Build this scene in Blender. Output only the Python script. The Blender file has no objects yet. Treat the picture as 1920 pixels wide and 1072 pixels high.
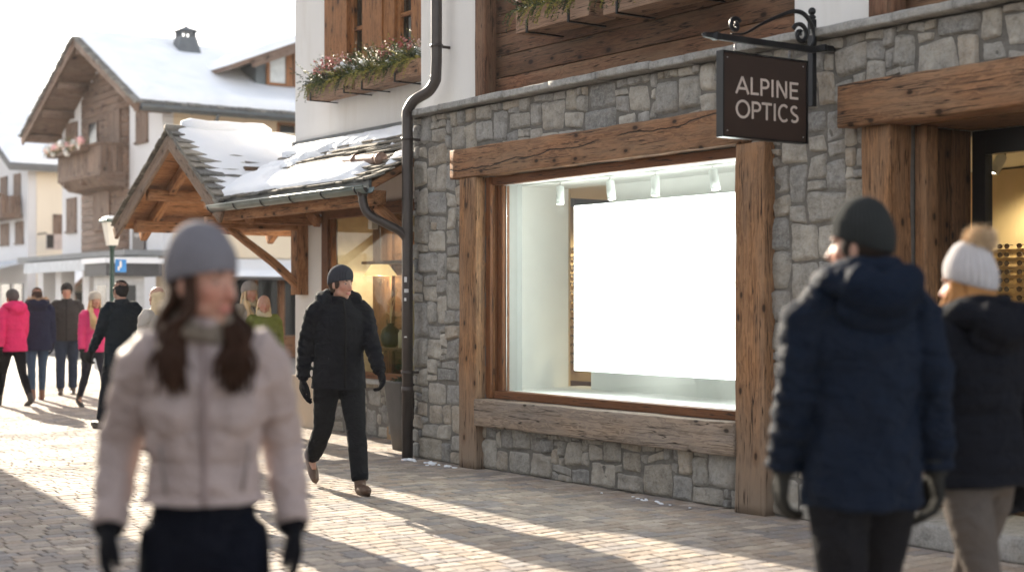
import bpy, math, random
from mathutils import Vector, Matrix, noise, Euler
random.seed(7)
R = math.radians
scene = bpy.context.scene

# ---------------------------------------------------------------- camera
cam_d = bpy.data.cameras.new('camera'); cam = bpy.data.objects.new('camera', cam_d)
scene.collection.objects.link(cam); scene.camera = cam
cam.location = (0, 0, 1.5)
cam.rotation_euler = (R(90), 0, -R(35.294))
cam_d.sensor_width = 36; cam_d.lens = 52.31
cam_d.shift_y = 32/1920
cam_d.clip_start = .1; cam_d.clip_end = 8000
cam_d.dof.use_dof = True; cam_d.dof.focus_distance = 12.5; cam_d.dof.aperture_fstop = 1.45
cam_d.dof.aperture_blades = 0

# ---------------------------------------------------------------- sky, sun, exposure
SUN_AZ, SUN_EL = 6.5, 21.0          # degrees from +Y towards +X, and above the horizon
world = bpy.data.worlds.new('World'); scene.world = world; world.use_nodes = True
wn = world.node_tree.nodes; bg = wn['Background']
sky = wn.new('ShaderNodeTexSky'); sky.sky_type = 'NISHITA'; sky.sun_disc = False
sky.sun_elevation = R(SUN_EL); sky.sun_rotation = R(SUN_AZ)
sky.air_density = 1.0; sky.dust_density = 2.6; sky.ozone_density = 1.0; sky.altitude = 1200
hsv = wn.new('ShaderNodeHueSaturation'); hsv.inputs['Saturation'].default_value = .42
world.node_tree.links.new(sky.outputs[0], hsv.inputs['Color']); world.node_tree.links.new(hsv.outputs[0], bg.inputs[0]); bg.inputs[1].default_value = .08
sun_d = bpy.data.lights.new('sun', 'SUN'); sun = bpy.data.objects.new('sun', sun_d)
scene.collection.objects.link(sun)
sun_d.energy = 5.0; sun_d.angle = R(.5); sun_d.color = (1, .88, .71)
sv = Vector((math.sin(R(SUN_AZ))*math.cos(R(SUN_EL)), math.cos(R(SUN_AZ))*math.cos(R(SUN_EL)), math.sin(R(SUN_EL))))
sun.rotation_euler = sv.to_track_quat('Z', 'Y').to_euler()
scene.view_settings.view_transform = 'Standard'; scene.view_settings.look = 'None'
scene.view_settings.exposure = 2.28; scene.view_settings.gamma = 1
scene.cycles.use_denoising = True
scene.cycles.max_bounces = 8; scene.cycles.transparent_max_bounces = 16
scene.cycles.sample_clamp_indirect = 6

# ---------------------------------------------------------------- object helpers
def link(o, parent=None):
    scene.collection.objects.link(o)
    if parent is not None: o.parent = parent
    return o
def tag(o, label=None, cat=None, group=None, kind=None):
    if label: o['label'] = label
    if cat: o['category'] = cat
    if group: o['group'] = group
    if kind: o['kind'] = kind
    return o
def thing(name, label, cat, loc=(0, 0, 0), rz=0, group=None):
    o = bpy.data.objects.new(name, None); o.empty_display_size = .1
    link(o); o.location = loc; o.rotation_euler = (0, 0, rz)
    return tag(o, label, cat, group)
def copy_tree(o, parent=None):
    c = o.copy(); link(c)
    c.parent = parent
    for ch in list(o.children): copy_tree(ch, c)
    return c
def nz(v, s=1.0): return noise.noise(Vector(v)*s)

class MB:
    """collects faces; gc = grain coordinates, cv = the colour of that stone / board"""
    def __init__(s): s.v = []; s.f = []; s.gc = []; s.cv = []; s.sm = []; s.rg = []
    def add(s, vs, fs, gc=None, cv=(1, 1, 1), smooth=False):
        n = len(s.v); s.v += [tuple(v) for v in vs]
        s.gc += [tuple(g) for g in (gc or vs)]
        s.cv += [cv]*len(vs)
        s.f += [tuple(i+n for i in f) for f in fs]; s.sm += [smooth]*len(fs); s.rg.append((n, len(s.f)-len(fs), len(s.v), len(s.f)))
    def box(s, x0, x1, y0, y1, z0, z1, cv=(1, 1, 1), off=None):
        vs = [(x, y, z) for x in (x0, x1) for y in (y0, y1) for z in (z0, z1)]
        fs = [(0, 1, 3, 2), (4, 6, 7, 5), (0, 4, 5, 1), (2, 3, 7, 6), (0, 2, 6, 4), (1, 5, 7, 3)]
        o = random.uniform(0, 50) if off is None else off
        L = (x1-x0, y1-y0, z1-z0); k = L.index(max(L)); p = {0: (0, 1, 2), 1: (1, 0, 2), 2: (2, 0, 1)}[k]
        s.add(vs, fs, [(v[p[0]]+o, v[p[1]]+o*.3, v[p[2]]) for v in vs], cv)
    def sweep(s, prof, path, up=(0, 0, 1), scale=None, caps=True, smooth=True, rough=0, nf=3, cv=(1, 1, 1), closed=True):
        path = [Vector(p) for p in path]; n = len(prof); off = random.uniform(0, 60)
        vs, gc, L = [], [], 0
        for i, p in enumerate(path):
            a = path[max(i-1, 0)]; b = path[min(i+1, len(path)-1)]
            d = (b-a).normalized()
            u = Vector(up)
            if abs(d.dot(u)) > .99: u = Vector((1, 0, 0)) if abs(d.x) < .9 else Vector((0, 1, 0))
            side = d.cross(u).normalized(); u2 = side.cross(d)
            if i: L += (p-path[i-1]).length
            sc = scale[i] if scale else 1
            for (q, w) in prof:
                pt = p+side*q*sc+u2*w*sc
                if rough:
                    r = noise.noise(pt*nf+Vector((off, 0, 0)))*rough+noise.noise(pt*nf*4+Vector((0, off, 0)))*rough*.35
                    dd = (side*q+u2*w); pt = pt+dd.normalized()*r if dd.length > 0 else pt
                vs.append(pt); gc.append((L+off, q*sc+off*.37, w*sc))
        fs = []
        m = n if closed else n-1
        for i in range(len(path)-1):
            for j in range(m):
                a, b = i*n+j, i*n+(j+1) % n
                fs.append((a, a+n, b+n, b))
        if caps and closed:
            fs.append(tuple(range(n))); fs.append(tuple((len(path)-1)*n+j for j in reversed(range(n))))
        s.add(vs, fs, gc, cv, smooth)
    def tube(s, path, r, n=8, cv=(1, 1, 1), smooth=True, ry=None):
        """r: radius or list; parallel transported"""
        path = [Vector(p) for p in path]
        rs = r if isinstance(r, (list, tuple)) else [r]*len(path)
        ry = ry if ry else 1.0
        d0 = (path[1]-path[0]).normalized()
        u = d0.orthogonal().normalized()
        if abs(d0.z) > .7: u = (Vector((1, 0, 0))-d0*d0.x).normalized()
        vs = []
        for i, p in enumerate(path):
            a = path[max(i-1, 0)]; b = path[min(i+1, len(path)-1)]
            d = (b-a).normalized(); u = (u-d*u.dot(d)).normalized(); w = d.cross(u)
            ryi = ry[i] if isinstance(ry, (list, tuple)) else ry
            for j in range(n):
                t = 2*math.pi*j/n
                vs.append(p+(u*math.cos(t)+w*math.sin(t)*ryi)*rs[i])
        fs = []
        for i in range(len(path)-1):
            for j in range(n):
                a, b = i*n+j, i*n+(j+1) % n; fs.append((a, b, b+n, a+n))
        fs.append(tuple(reversed(range(n)))); fs.append(tuple((len(path)-1)*n+j for j in range(n)))
        s.add(vs, fs, None, cv, smooth)
    def ell(s, c, r, rot=None, seg=16, rings=10, cv=(1, 1, 1), rough=0, nf=8):
        c = Vector(c); r = (r, r, r) if not isinstance(r, (tuple, list)) else r
        m = Euler(rot).to_matrix() if rot else Matrix.Identity(3)
        vs = []
        for i in range(1, rings):
            ph = math.pi*i/rings
            for j in range(seg):
                t = 2*math.pi*j/seg
                p = Vector((math.sin(ph)*math.cos(t)*r[0], math.sin(ph)*math.sin(t)*r[1], math.cos(ph)*r[2]))
                if rough: p *= 1+rough*noise.noise((p+c)*nf)
                vs.append(c+m@p)
        vs.append(c+m@Vector((0, 0, r[2]))); vs.append(c+m@Vector((0, 0, -r[2])))
        fs = []; k = len(vs)
        for i in range(rings-2):
            for j in range(seg):
                a, b = i*seg+j, i*seg+(j+1) % seg; fs.append((a, a+seg, b+seg, b))
        for j in range(seg):
            fs.append((k-2, j, (j+1) % seg)); o = (rings-2)*seg; fs.append((k-1, o+(j+1) % seg, o+j))
        s.add(vs, fs, None, cv, True)
    def prism(s, pts, d, cv=(1, 1, 1)):
        """closed polygon of 3-D points pushed along d"""
        n = len(pts); vs = [Vector(p) for p in pts]+[Vector(p)+Vector(d) for p in pts]
        fs = [tuple(range(n)), tuple(reversed(range(n, 2*n)))]
        fs += [(i, i+n, (i+1) % n+n, (i+1) % n) for i in range(n)]
        s.add(vs, fs, None, cv)
    def each(s, name, mat, parent=None, label=None, bevel=0, local=False):
        """every add() of this builder becomes an object of its own"""
        out = []
        for (n, nf, m_, mf) in s.rg:
            q = MB(); q.v = s.v[n:m_]; q.gc = s.gc[n:m_]; q.cv = s.cv[n:m_]; q.f = [tuple(i-n for i in f) for f in s.f[nf:mf]]; q.sm = s.sm[nf:mf]
            out.append(q.build(name, mat, parent, label, bevel, local))
        return out
    def build(s, name, mat, parent=None, label=None, bevel=0, local=False, loc=None):
        me = bpy.data.meshes.new(name)
        me.from_pydata(s.v, [], s.f); me.update()
        me.polygons.foreach_set('use_smooth', s.sm)
        a = me.attributes.new('gc', 'FLOAT_VECTOR', 'POINT'); a.data.foreach_set('vector', [c for g in s.gc for c in g])
        a = me.attributes.new('cv', 'FLOAT_COLOR', 'POINT'); a.data.foreach_set('color', [c for g in s.cv for c in (g[0], g[1], g[2], 1)])
        me.materials.append(mat)
        o = bpy.data.objects.new(name, me); link(o, parent)
        if parent is not None and parent.type == 'EMPTY' and not local: o.location = -Vector(parent.location)
        if loc: o.location = loc
        if bevel:
            b = o.modifiers.new('bevel', 'BEVEL'); b.width = bevel; b.segments = 2; b.limit_method = 'ANGLE'; b.angle_limit = R(40)
        if label: o['label'] = label
        return o

def rrect(w, h, r=.012, n=3, div=2):
    """rounded rectangle profile with a few points on each side"""
    pts = []
    for k, (cx, cy) in enumerate(((w/2-r, h/2-r), (-w/2+r, h/2-r), (-w/2+r, -h/2+r), (w/2-r, -h/2+r))):
        for i in range(n):
            t = math.pi/2*(k+i/(n-1)); pts.append((cx+r*math.cos(t), cy+r*math.sin(t)))
    out = []
    for i, p in enumerate(pts):
        q = pts[(i+1) % len(pts)]; out.append(p)
        if math.hypot(p[0]-q[0], p[1]-q[1]) > r*1.5:
            for k in range(1, div+1): t = k/(div+1); out.append((p[0]+(q[0]-p[0])*t, p[1]+(q[1]-p[1])*t))
    return out
def beam(mb, p0, p1, w, h, up=(0, 0, 1), rough=.004, step=.1, r=.012, cv=(1, 1, 1), div=2):
    p0, p1 = Vector(p0), Vector(p1); n = max(2, int((p1-p0).length/step)+1)
    mb.sweep(rrect(w, h, r, 3, div), [p0.lerp(p1, i/(n-1)) for i in range(n)], up, rough=rough, cv=cv)
def plain(mb, p0, p1, w, h, up=(0, 0, 1), cv=(1, 1, 1)):
    mb.sweep([(w/2, h/2), (-w/2, h/2), (-w/2, -h/2), (w/2, -h/2)], [p0, p1], up, smooth=False, cv=cv)
def catmull(P, n=8):
    P = [Vector(p) for p in P]; out = []
    for i in range(len(P)-1):
        a, b, c, d = P[max(i-1, 0)], P[i], P[i+1], P[min(i+2, len(P)-1)]
        for k in range(n):
            t = k/n
            out.append(.5*((2*b)+(c-a)*t+(2*a-5*b+4*c-d)*t*t+(3*b-a-3*c+d)*t**3))
    out.append(P[-1]); return out
def shingles(mb, o, u, v, ul, vl, du=.28, dv=.2, th=.022, cols=((.2, .18, .15),), jit=.05, over=1.35, ragged=.03):
    """stone slabs in overlapping rows: o eave corner, u along the eave, v up the slope"""
    o, u, v = Vector(o), Vector(u).normalized(), Vector(v).normalized(); n = u.cross(v)
    if n.z < 0: n = -n
    rows = max(1, int(vl/dv))
    for i in range(rows):
        x = -random.uniform(0, du*.5)
        while x < ul:
            w = du*random.uniform(.6, 1.4); x0, x1 = max(x, -.02), min(x+w-.006, ul+.02); x += w
            if x1-x0 < .04: continue
            y0 = i*dv+random.uniform(-ragged, ragged*.3); y1 = min(y0+dv*over, vl)
            if y1-y0 < .05: continue
            h0 = th*1.6+random.uniform(0, th*.8); h1 = th*.2; t = th*random.uniform(.7, 1.3)
            c = random.choice(cols); k = random.uniform(.7, 1.25); c = tuple(q*k for q in c)
            j = lambda: random.uniform(-jit, jit)*dv
            P = [(x0, y0+j()), ((x0+x1)/2, y0+j()), (x1, y0+j()), (x1, y1), (x0, y1)]
            H = [h0, h0+random.uniform(-.004, .004), h0, h1, h1]
            top = [o+u*p[0]+v*p[1]+n*(hh+t) for p, hh in zip(P, H)]
            bot = [o+u*p[0]+v*p[1]+n*hh for p, hh in zip(P, H)]
            m = 5
            mb.add(top+bot, [(0, 1, 2, 3, 4), (9, 8, 7, 6, 5)]+[(i_, i_+m, (i_+1) % m+m, (i_+1) % m) for i_ in range(m)], None, c)
def snow_sheet(mb, o, u, v, ul, vl, tf, nu=60, nv=30, base=0.0):
    o, u, v = Vector(o), Vector(u).normalized(), Vector(v).normalized(); n = u.cross(v)
    if n.z < 0: n = -n
    vs = []
    for i in range(nv+1):
        for j in range(nu+1):
            a, b = j/nu*ul, i/nv*vl
            t = tf(a, b)
            edge = min(a, ul-a, b, vl-b)
            if edge <= 1e-6: t = -.03
            vs.append(o+u*a+v*b+n*(base+t))
    keep = []
    for i in range(nv):
        for j in range(nu):
            q = (i*(nu+1)+j, i*(nu+1)+j+1, (i+1)*(nu+1)+j+1, (i+1)*(nu+1)+j)
            if all((vs[k]-o).dot(n) < base-.005 for k in q): continue
            keep.append(q)
    used = sorted({k for q in keep for k in q}); mp = {k: i for i, k in enumerate(used)}
    mb.add([vs[k] for k in used], [tuple(mp[k] for k in q) for q in keep], None, (1, 1, 1), True)

# ---------------------------------------------------------------- materials
class M:
    def __init__(s, name):
        s.m = bpy.data.materials.new(name); s.m.use_nodes = True; s.t = s.m.node_tree; s.n = s.t.nodes
        s.b = s.n['Principled BSDF']; s.out = s.n['Material Output']
    def node(s, ty, **kw):
        nd = s.n.new('ShaderNode'+ty)
        for k, v in kw.items():
            if k.startswith('i_'):
                nd.inputs[k[2:].replace('_', ' ')].default_value = v
            else: setattr(nd, k, v)
        return nd
    def l(s, a, b): s.t.links.new(a, b)
    def attr(s, name): return s.node('Attribute', attribute_name=name)
    def vec(s, kind='Object', scale=(1, 1, 1), rot=(0, 0, 0)):
        mp = s.node('Mapping'); mp.inputs['Scale'].default_value = scale; mp.inputs['Rotation'].default_value = rot
        if kind == 'gc': s.l(s.attr('gc').outputs['Vector'], mp.inputs[0])
        else: s.l(s.node('TexCoord').outputs[kind], mp.inputs[0])
        return mp.outputs[0]
    def noise(s, vec, scale, detail=4, rough=.55, dist=0):
        nd = s.node('TexNoise'); nd.inputs['Scale'].default_value = scale; nd.inputs['Detail'].default_value = detail
        nd.inputs['Roughness'].default_value = rough; nd.inputs['Distortion'].default_value = dist
        s.l(vec, nd.inputs['Vector']); return nd.outputs['Fac']
    def ramp(s, fac, stops):
        r = s.node('ValToRGB'); e = r.color_ramp.elements
        while len(e) < len(stops): e.new(.5)
        for i, (p, c) in enumerate(stops):
            e[i].position = p; e[i].color = (c, c, c, 1) if isinstance(c, (int, float)) else (*c, 1)
        s.l(fac, r.inputs[0]); return r.outputs[0]
    def mix(s, fac, a, b, mode='MIX'):
        x = s.node('Mix', data_type='RGBA', blend_type=mode)
        for v, i in ((fac, 0), (a, 6), (b, 7)):
            if hasattr(v, 'is_linked') or hasattr(v, 'links'): s.l(v, x.inputs[i])
            elif i == 0: x.inputs[0].default_value = v
            else: x.inputs[i].default_value = (*v, 1) if not isinstance(v, (int, float)) else (v, v, v, 1)
        return x.outputs[2]
    def math(s, op, a, b=0.0, c=None):
        x = s.node('Math', operation=op)
        for v, i in ((a, 0), (b, 1), (c, 2)):
            if v is None: continue
            if isinstance(v, (int, float)): x.inputs[i].default_value = v
            else: s.l(v, x.inputs[i])
        return x.outputs[0]
    def bump(s, h, strength=.4, dist=.01, normal=None):
        b = s.node('Bump'); b.inputs['Strength'].default_value = strength; b.inputs['Distance'].default_value = dist
        s.l(h, b.inputs['Height'])
        if normal is not None: s.l(normal, b.inputs['Normal'])
        return b.outputs[0]
    def set(s, color=None, rough=.7, normal=None, metal=0, spec=None):
        if color is not None:
            if hasattr(color, 'links'): s.l(color, s.b.inputs['Base Color'])
            else: s.b.inputs['Base Color'].default_value = (*color, 1)
        if hasattr(rough, 'links'): s.l(rough, s.b.inputs['Roughness'])
        else: s.b.inputs['Roughness'].default_value = rough
        s.b.inputs['Metallic'].default_value = metal
        if spec is not None: s.b.inputs['Specular IOR Level'].default_value = spec
        if normal is not None: s.l(normal, s.b.inputs['Normal'])
        return s.m

def wood(name, dark, light, grey=None, gfac=.0, knots=True, crack=None, rough=.75, gs=1.0, bump=.5, lowgrey=None, stain=.35):
    m = M(name)
    warp = m.noise(m.vec('gc', (.8, 3, 3)), 1.6, 3)
    v = m.vec('gc', (.55*gs, 9*gs, 9*gs))
    va = m.node('VectorMath', operation='ADD'); m.l(v, va.inputs[0])
    wc = m.node('CombineXYZ'); m.l(m.math('MULTIPLY', warp, 3.2), wc.inputs[1]); m.l(m.math('MULTIPLY', warp, 2.4), wc.inputs[2]); m.l(wc.outputs[0], va.inputs[1])
    g1 = m.noise(va.outputs[0], 2.2, 5, .6)
    g2 = m.noise(m.vec('gc', (1.2*gs, 55*gs, 55*gs)), 1.5, 3, .6)
    bands = m.math('FRACT', m.math('MULTIPLY', g1, 6.0))
    bands = m.math('ABSOLUTE', m.math('SUBTRACT', bands, .5))
    grain = m.math('ADD', m.math('MULTIPLY', bands, .75), m.math('MULTIPLY', g2, .6))
    base = m.mix(m.ramp(grain, [(.2, 0), (.62, 1)]), dark, light)
    big = m.noise(m.vec('gc', (.7, 2, 2)), 1.7, 4, .6)
    mid = tuple((a+b)/2 for a, b in zip(dark, light))
    base = m.mix(m.ramp(big, [(.35, stain), (.6, 0)]), base, tuple(c*.45 for c in mid))
    if grey: base = m.mix(m.math('MULTIPLY', m.ramp(m.noise(m.vec('gc', (.5, 2.5, 2.5)), 2.3, 4), [(.35, 0), (.65, 1)]), gfac), base, grey)
    if lowgrey:
        sep = m.node('SeparateXYZ'); m.l(m.node('TexCoord').outputs['Object'], sep.inputs[0])
        f = m.math('ADD', m.math('MULTIPLY', sep.outputs[2], -1.1), m.math('ADD', .75, m.math('MULTIPLY', big, .6)))
        cl = m.node('Clamp'); m.l(f, cl.inputs[0]); base = m.mix(cl.outputs[0], base, lowgrey)
    h = grain
    if knots:
        gs_ = m.node('SeparateXYZ'); m.l(m.attr('gc').outputs['Vector'], gs_.inputs[0]); kc = m.node('CombineXYZ')
        m.l(m.math('MULTIPLY', gs_.outputs[0], 3.3*gs), kc.inputs[0]); m.l(m.math('MULTIPLY', m.math('ADD', gs_.outputs[1], gs_.outputs[2]), 6.0*gs), kc.inputs[1])
        vo = m.node('TexVoronoi', voronoi_dimensions='2D'); vo.inputs['Scale'].default_value = 1.0; m.l(kc.outputs[0], vo.inputs['Vector'])
        sel = m.math('GREATER_THAN', vo.outputs['Color'], .5)
        kv = m.math('DIVIDE', vo.outputs['Distance'], m.math('ADD', .45, m.math('MULTIPLY', m.noise(kc.outputs[0], .9, 1), 1.3)))
        kd = m.ramp(kv, [(.05, 1), (.10, 0)])
        k = m.math('MULTIPLY', kd, sel)
        ring = m.math('MULTIPLY', m.ramp(kv, [(.09, .5), (.26, 0)]), sel)
        base = m.mix(ring, base, tuple(c*.5 for c in mid)); base = m.mix(k, base, tuple(c*.16 for c in mid))
        h = m.math('SUBTRACT', h, m.math('MULTIPLY', k, .7))
    # drying checks: thin dark lines along the grain
    ck = m.noise(m.vec('gc', (.9, 26, 26)), 1.3, 2, .5)
    ckm = m.noise(m.vec('gc', (1.6, 5, 5)), 2.0, 2)
    ckf = m.math('MULTIPLY', m.ramp(m.math('ABSOLUTE', m.math('SUBTRACT', ck, .5)), [(.006, 1), (.022, 0)]), m.ramp(ckm, [(.44, 0), (.52, 1)]))
    base = m.mix(ckf, base, tuple(c*.14 for c in mid)); h = m.math('SUBTRACT', h, ckf)
    if crack:
        sep = m.node('SeparateXYZ'); m.l(m.node('TexCoord').outputs['Object'], sep.inputs[0])
        wob = m.noise(m.vec('Object', (1, 1, .25)), 1.5, 5, .55)
        line = m.math('ADD', m.math('MULTIPLY', sep.outputs[1], crack[0]), crack[1])
        dz = m.math('ABSOLUTE', m.math('SUBTRACT', m.math('SUBTRACT', sep.outputs[2], line), m.math('MULTIPLY', m.math('SUBTRACT', wob, .5), .16)))
        cf = m.ramp(dz, [(.003, 1), (.0075, 0)])
        brk = m.noise(m.vec('Object', (1, 1, .2)), 1.9, 1)
        cf = m.math('MULTIPLY', cf, m.ramp(brk, [(.30, 0), (.34, 1)]))
        base = m.mix(cf, base, (.012, .007, .004)); h = m.math('SUBTRACT', h, m.math('MULTIPLY', cf, 2.0))
    base = m.mix(1.0, base, m.attr('cv').outputs['Color'], 'MULTIPLY')
    return m.set(base, rough, m.bump(h, bump, .006), spec=.25)

WOOD = wood('larch_timber', (.125, .056, .023), (.34, .172, .076), (.24, .18, .13), .35, lowgrey=(.22, .165, .12))
WOODL = wood('lintel_timber', (.095, .043, .021), (.29, .143, .068), (.24, .17, .11), .45, crack=(-.046, 3.232))
WOODS = wood('sill_timber', (.13, .09, .062), (.36, .27, .195), (.26, .24, .22), .5, gs=.9)
WOODC = wood('cladding_board', (.075, .032, .018), (.19, .087, .047), (.28, .20, .13), .32, gs=.8, stain=.5)
WOODF = wood('frame_timber', (.12, .045, .017), (.19, .078, .031), knots=False, gs=1.2, bump=.2, rough=.55)
WOODP = wood('porch_timber', (.20, .085, .035), (.40, .20, .095), gs=.8, stain=.2)
WOODD = wood('far_timber', (.13, .078, .055), (.23, .15, .11), (.24, .19, .16), .4, gs=.5, bump=.3)
WOODK = wood('dark_jamb_timber', (.06, .030, .015), (.15, .075, .036))

def stone_mat(name, sc=1.0, bs=.6):
    m = M(name); v = m.vec('Object')
    n1 = m.noise(v, 9*sc, 6, .65); n2 = m.noise(v, 42*sc, 5, .7); n3 = m.noise(v, 3.1*sc, 3)
    vein = m.noise(m.vec('Object', (1, 1, 3)), 14*sc, 4, .6, 1.5)
    c = m.mix(1.0, m.attr('cv').outputs['Color'], m.ramp(n1, [(.28, .6), (.5, 1.0), (.74, 1.35)]), 'MULTIPLY')
    c = m.mix(m.ramp(n2, [(.42, 0), (.75, .5)]), c, (.42, .42, .40))
    c = m.mix(m.ramp(n2, [(.25, .5), (.42, 0)]), c, (.05, .05, .048))
    c = m.mix(m.ramp(vein, [(.56, 0), (.66, .35)]), c, (.40, .37, .32))
    c = m.mix(m.ramp(n3, [(.52, 0), (.7, .35)]), c, (.23, .19, .14))
    h = m.math('ADD', m.math('MULTIPLY', n1, 1.0), m.math('MULTIPLY', n2, .45))
    return m.set(c, .85, m.bump(h, bs, .02), spec=.3)
STONE = stone_mat('rubble_stone', 1.0, .9); SLATE = stone_mat('stone_slab', 1.3, .5)
def mortar():
    m = M('lime_mortar'); v = m.vec('Object')
    c = m.ramp(m.noise(v, 12, 5, .7), [(.3, (.10, .093, .082)), (.7, (.18, .168, .150))])
    return m.set(c, .95, m.bump(m.noise(v, 60, 4), .6, .01))
MORTAR = mortar()
def plaster(name, col, streak=.12, sc=1.0):
    m = M(name); v = m.vec('Object')
    n = m.noise(v, 1.3*sc, 5, .6); n2 = m.noise(m.vec('Object', (2.2, 2.2, .35)), 1.6*sc, 5, .65)
    c = m.mix(m.ramp(n, [(.35, streak*2), (.65, 0)]), col, tuple(q*.84 for q in col))
    c = m.mix(m.ramp(n2, [(.52, 0), (.72, streak*3)]), c, (col[0]*.76, col[1]*.72, col[2]*.66))
    h = m.math('ADD', m.noise(v, 5*sc, 4, .6), m.math('MULTIPLY', m.noise(v, 70*sc, 3), .25))
    return m.set(c, .92, m.bump(h, .25, .02), spec=.2)
PLASTER = plaster('white_render', (.72, .70, .67)); CREAM = plaster('cream_render', (.74, .62, .46), .08)
BLUEW = plaster('pale_render', (.66, .66, .68), .06); BEIGE = plaster('beige_render', (.62, .52, .41), .1)
def simple(name, col, rough=.6, metal=0, bumps=None, var=.15, spec=None):
    m = M(name); v = m.vec('Object')
    c = m.ramp(m.noise(v, 6, 4, .6), [(.3, tuple(q*(1-var) for q in col)), (.7, tuple(min(1, q*(1+var)) for q in col))])
    nrm = m.bump(m.noise(v, bumps[0], 4), bumps[1], bumps[2]) if bumps else None
    return m.set(c, rough, nrm, metal, spec)
def cvmat(name, rough=.6, bumps=None, spec=.3):
    m = M(name); v = m.vec('Object')
    c = m.mix(1.0, m.attr('cv').outputs['Color'], m.ramp(m.noise(v, 20, 3), [(.3, .8), (.7, 1.2)]), 'MULTIPLY')
    return m.set(c, rough, m.bump(m.noise(v, bumps[0], 4), bumps[1], bumps[2]) if bumps else None, 0, spec)
def snow():
    m = M('snow'); v = m.vec('Object')
    h = m.math('ADD', m.noise(v, 2.2, 4, .6), m.math('MULTIPLY', m.noise(v, 28, 3), .12))
    c = m.ramp(m.noise(v, 1.7, 4), [(.3, (.80, .83, .88)), (.7, (.90, .91, .93))])
    m.b.inputs['Subsurface Weight'].default_value = .0
    return m.set(c, .65, m.bump(h, .35, .06), spec=.3)
SNOW = snow()
IRON = simple('wrought_iron', (.018, .019, .022), .45, .6, (60, .3, .003)); ZINC = simple('zinc_sheet', (.13, .14, .145), .42, .7, (20, .15, .004))
PIPE = simple('painted_downpipe', (.050, .040, .036), .38, .3, (30, .1, .003)); GUTTER = simple('patinated_gutter', (.16, .19, .18), .35, .7, (25, .15, .003))
BLACK = simple('black_metal', (.008, .008, .009), .35, .2); SIGN = simple('sign_board_brown', (.030, .015, .010), .5, 0, (40, .05, .002)); LETTER = simple('sign_letter', (.56, .48, .42), .6)
WHITE = simple('white_paint', (.80, .81, .79), .6, var=.03); BERRY = cvmat('berries', .5); LEAF = cvmat('leaves', .55)
COPPER = simple('weathered_copper', (.20, .13, .10), .5, .5, (14, .2, .006)); BRONZE = simple('brown_tin', (.10, .075, .06), .5, .4)
def glass(name, tint=(1, 1, 1), refl=1.0):
    m = M(name); m.n.remove(m.b)
    tr = m.node('BsdfTransparent'); tr.inputs[0].default_value = (*tint, 1)
    gl = m.node('BsdfGlossy'); gl.inputs['Roughness'].default_value = .01
    ge = m.node('NewGeometry'); dt = m.node('VectorMath', operation='DOT_PRODUCT'); m.l(ge.outputs['Normal'], dt.inputs[0]); m.l(ge.outputs['Incoming'], dt.inputs[1])
    k = m.math('POWER', m.math('SUBTRACT', 1.0, m.math('ABSOLUTE', dt.outputs['Value'])), 5.0)
    mx = m.node('MixShader'); m.l(m.math('MULTIPLY', m.math('ADD', m.math('MULTIPLY', k, .92), .075), refl), mx.inputs[0]); m.l(tr.outputs[0], mx.inputs[1]); m.l(gl.outputs[0], mx.inputs[2])
    m.l(mx.outputs[0], m.out.inputs[0]); return m.m
GLASS = glass('window_glass', (.93, .97, .95)); DGLASS = glass('dark_glass', (.55, .6, .6), 1.6)
def darkpane():
    m = M('dark_window_pane'); return m.set((.035, .036, .038), .12, spec=.35)
PANE = darkpane()
def emit(name, col, st):
    m = M(name); m.b.inputs['Base Color'].default_value = (*col, 1)
    m.b.inputs['Emission Color'].default_value = (*col, 1); m.b.inputs['Emission Strength'].default_value = st; return m.m
BOARD = emit('lit_display_screen', (1, 1, .99), 1.1); BULB = emit('lamp_face', (1, .9, .75), 3); SHADE = emit('lampshade_glow', (1, .70, .32), .22)
# ================================================================ GROUND
def ground():
    m = M('ground_sheet'); v = m.vec('Object')
    br = m.node('TexBrick'); m.l(v, br.inputs['Vector']); br.inputs['Scale'].default_value = 1.0
    br.inputs['Brick Width'].default_value = .26; br.inputs['Row Height'].default_value = .16; br.inputs['Mortar Size'].default_value = .01
    br.inputs['Color1'].default_value = (.21, .19, .17, 1); br.inputs['Color2'].default_value = (.30, .27, .24, 1); br.inputs['Mortar'].default_value = (.09, .08, .07, 1)
    c = m.mix(m.ramp(m.noise(v, .5, 4), [(.4, 0), (.7, .4)]), br.outputs['Color'], (.20, .19, .18))
    m.set(c, .8, m.bump(m.noise(v, 9, 4), .3, .02))
    mb = MB(); S = 3000
    mb.add([(-S, -S, 0), (S, -S, 0), (S, S, 0), (-S, S, 0)], [(0, 1, 2, 3)])
    # one sheet with the joint bed a little below the sett tops
    tag(mb.build('ground', m.m, loc=(0, 0, -.012)), kind='structure')
ground()
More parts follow.
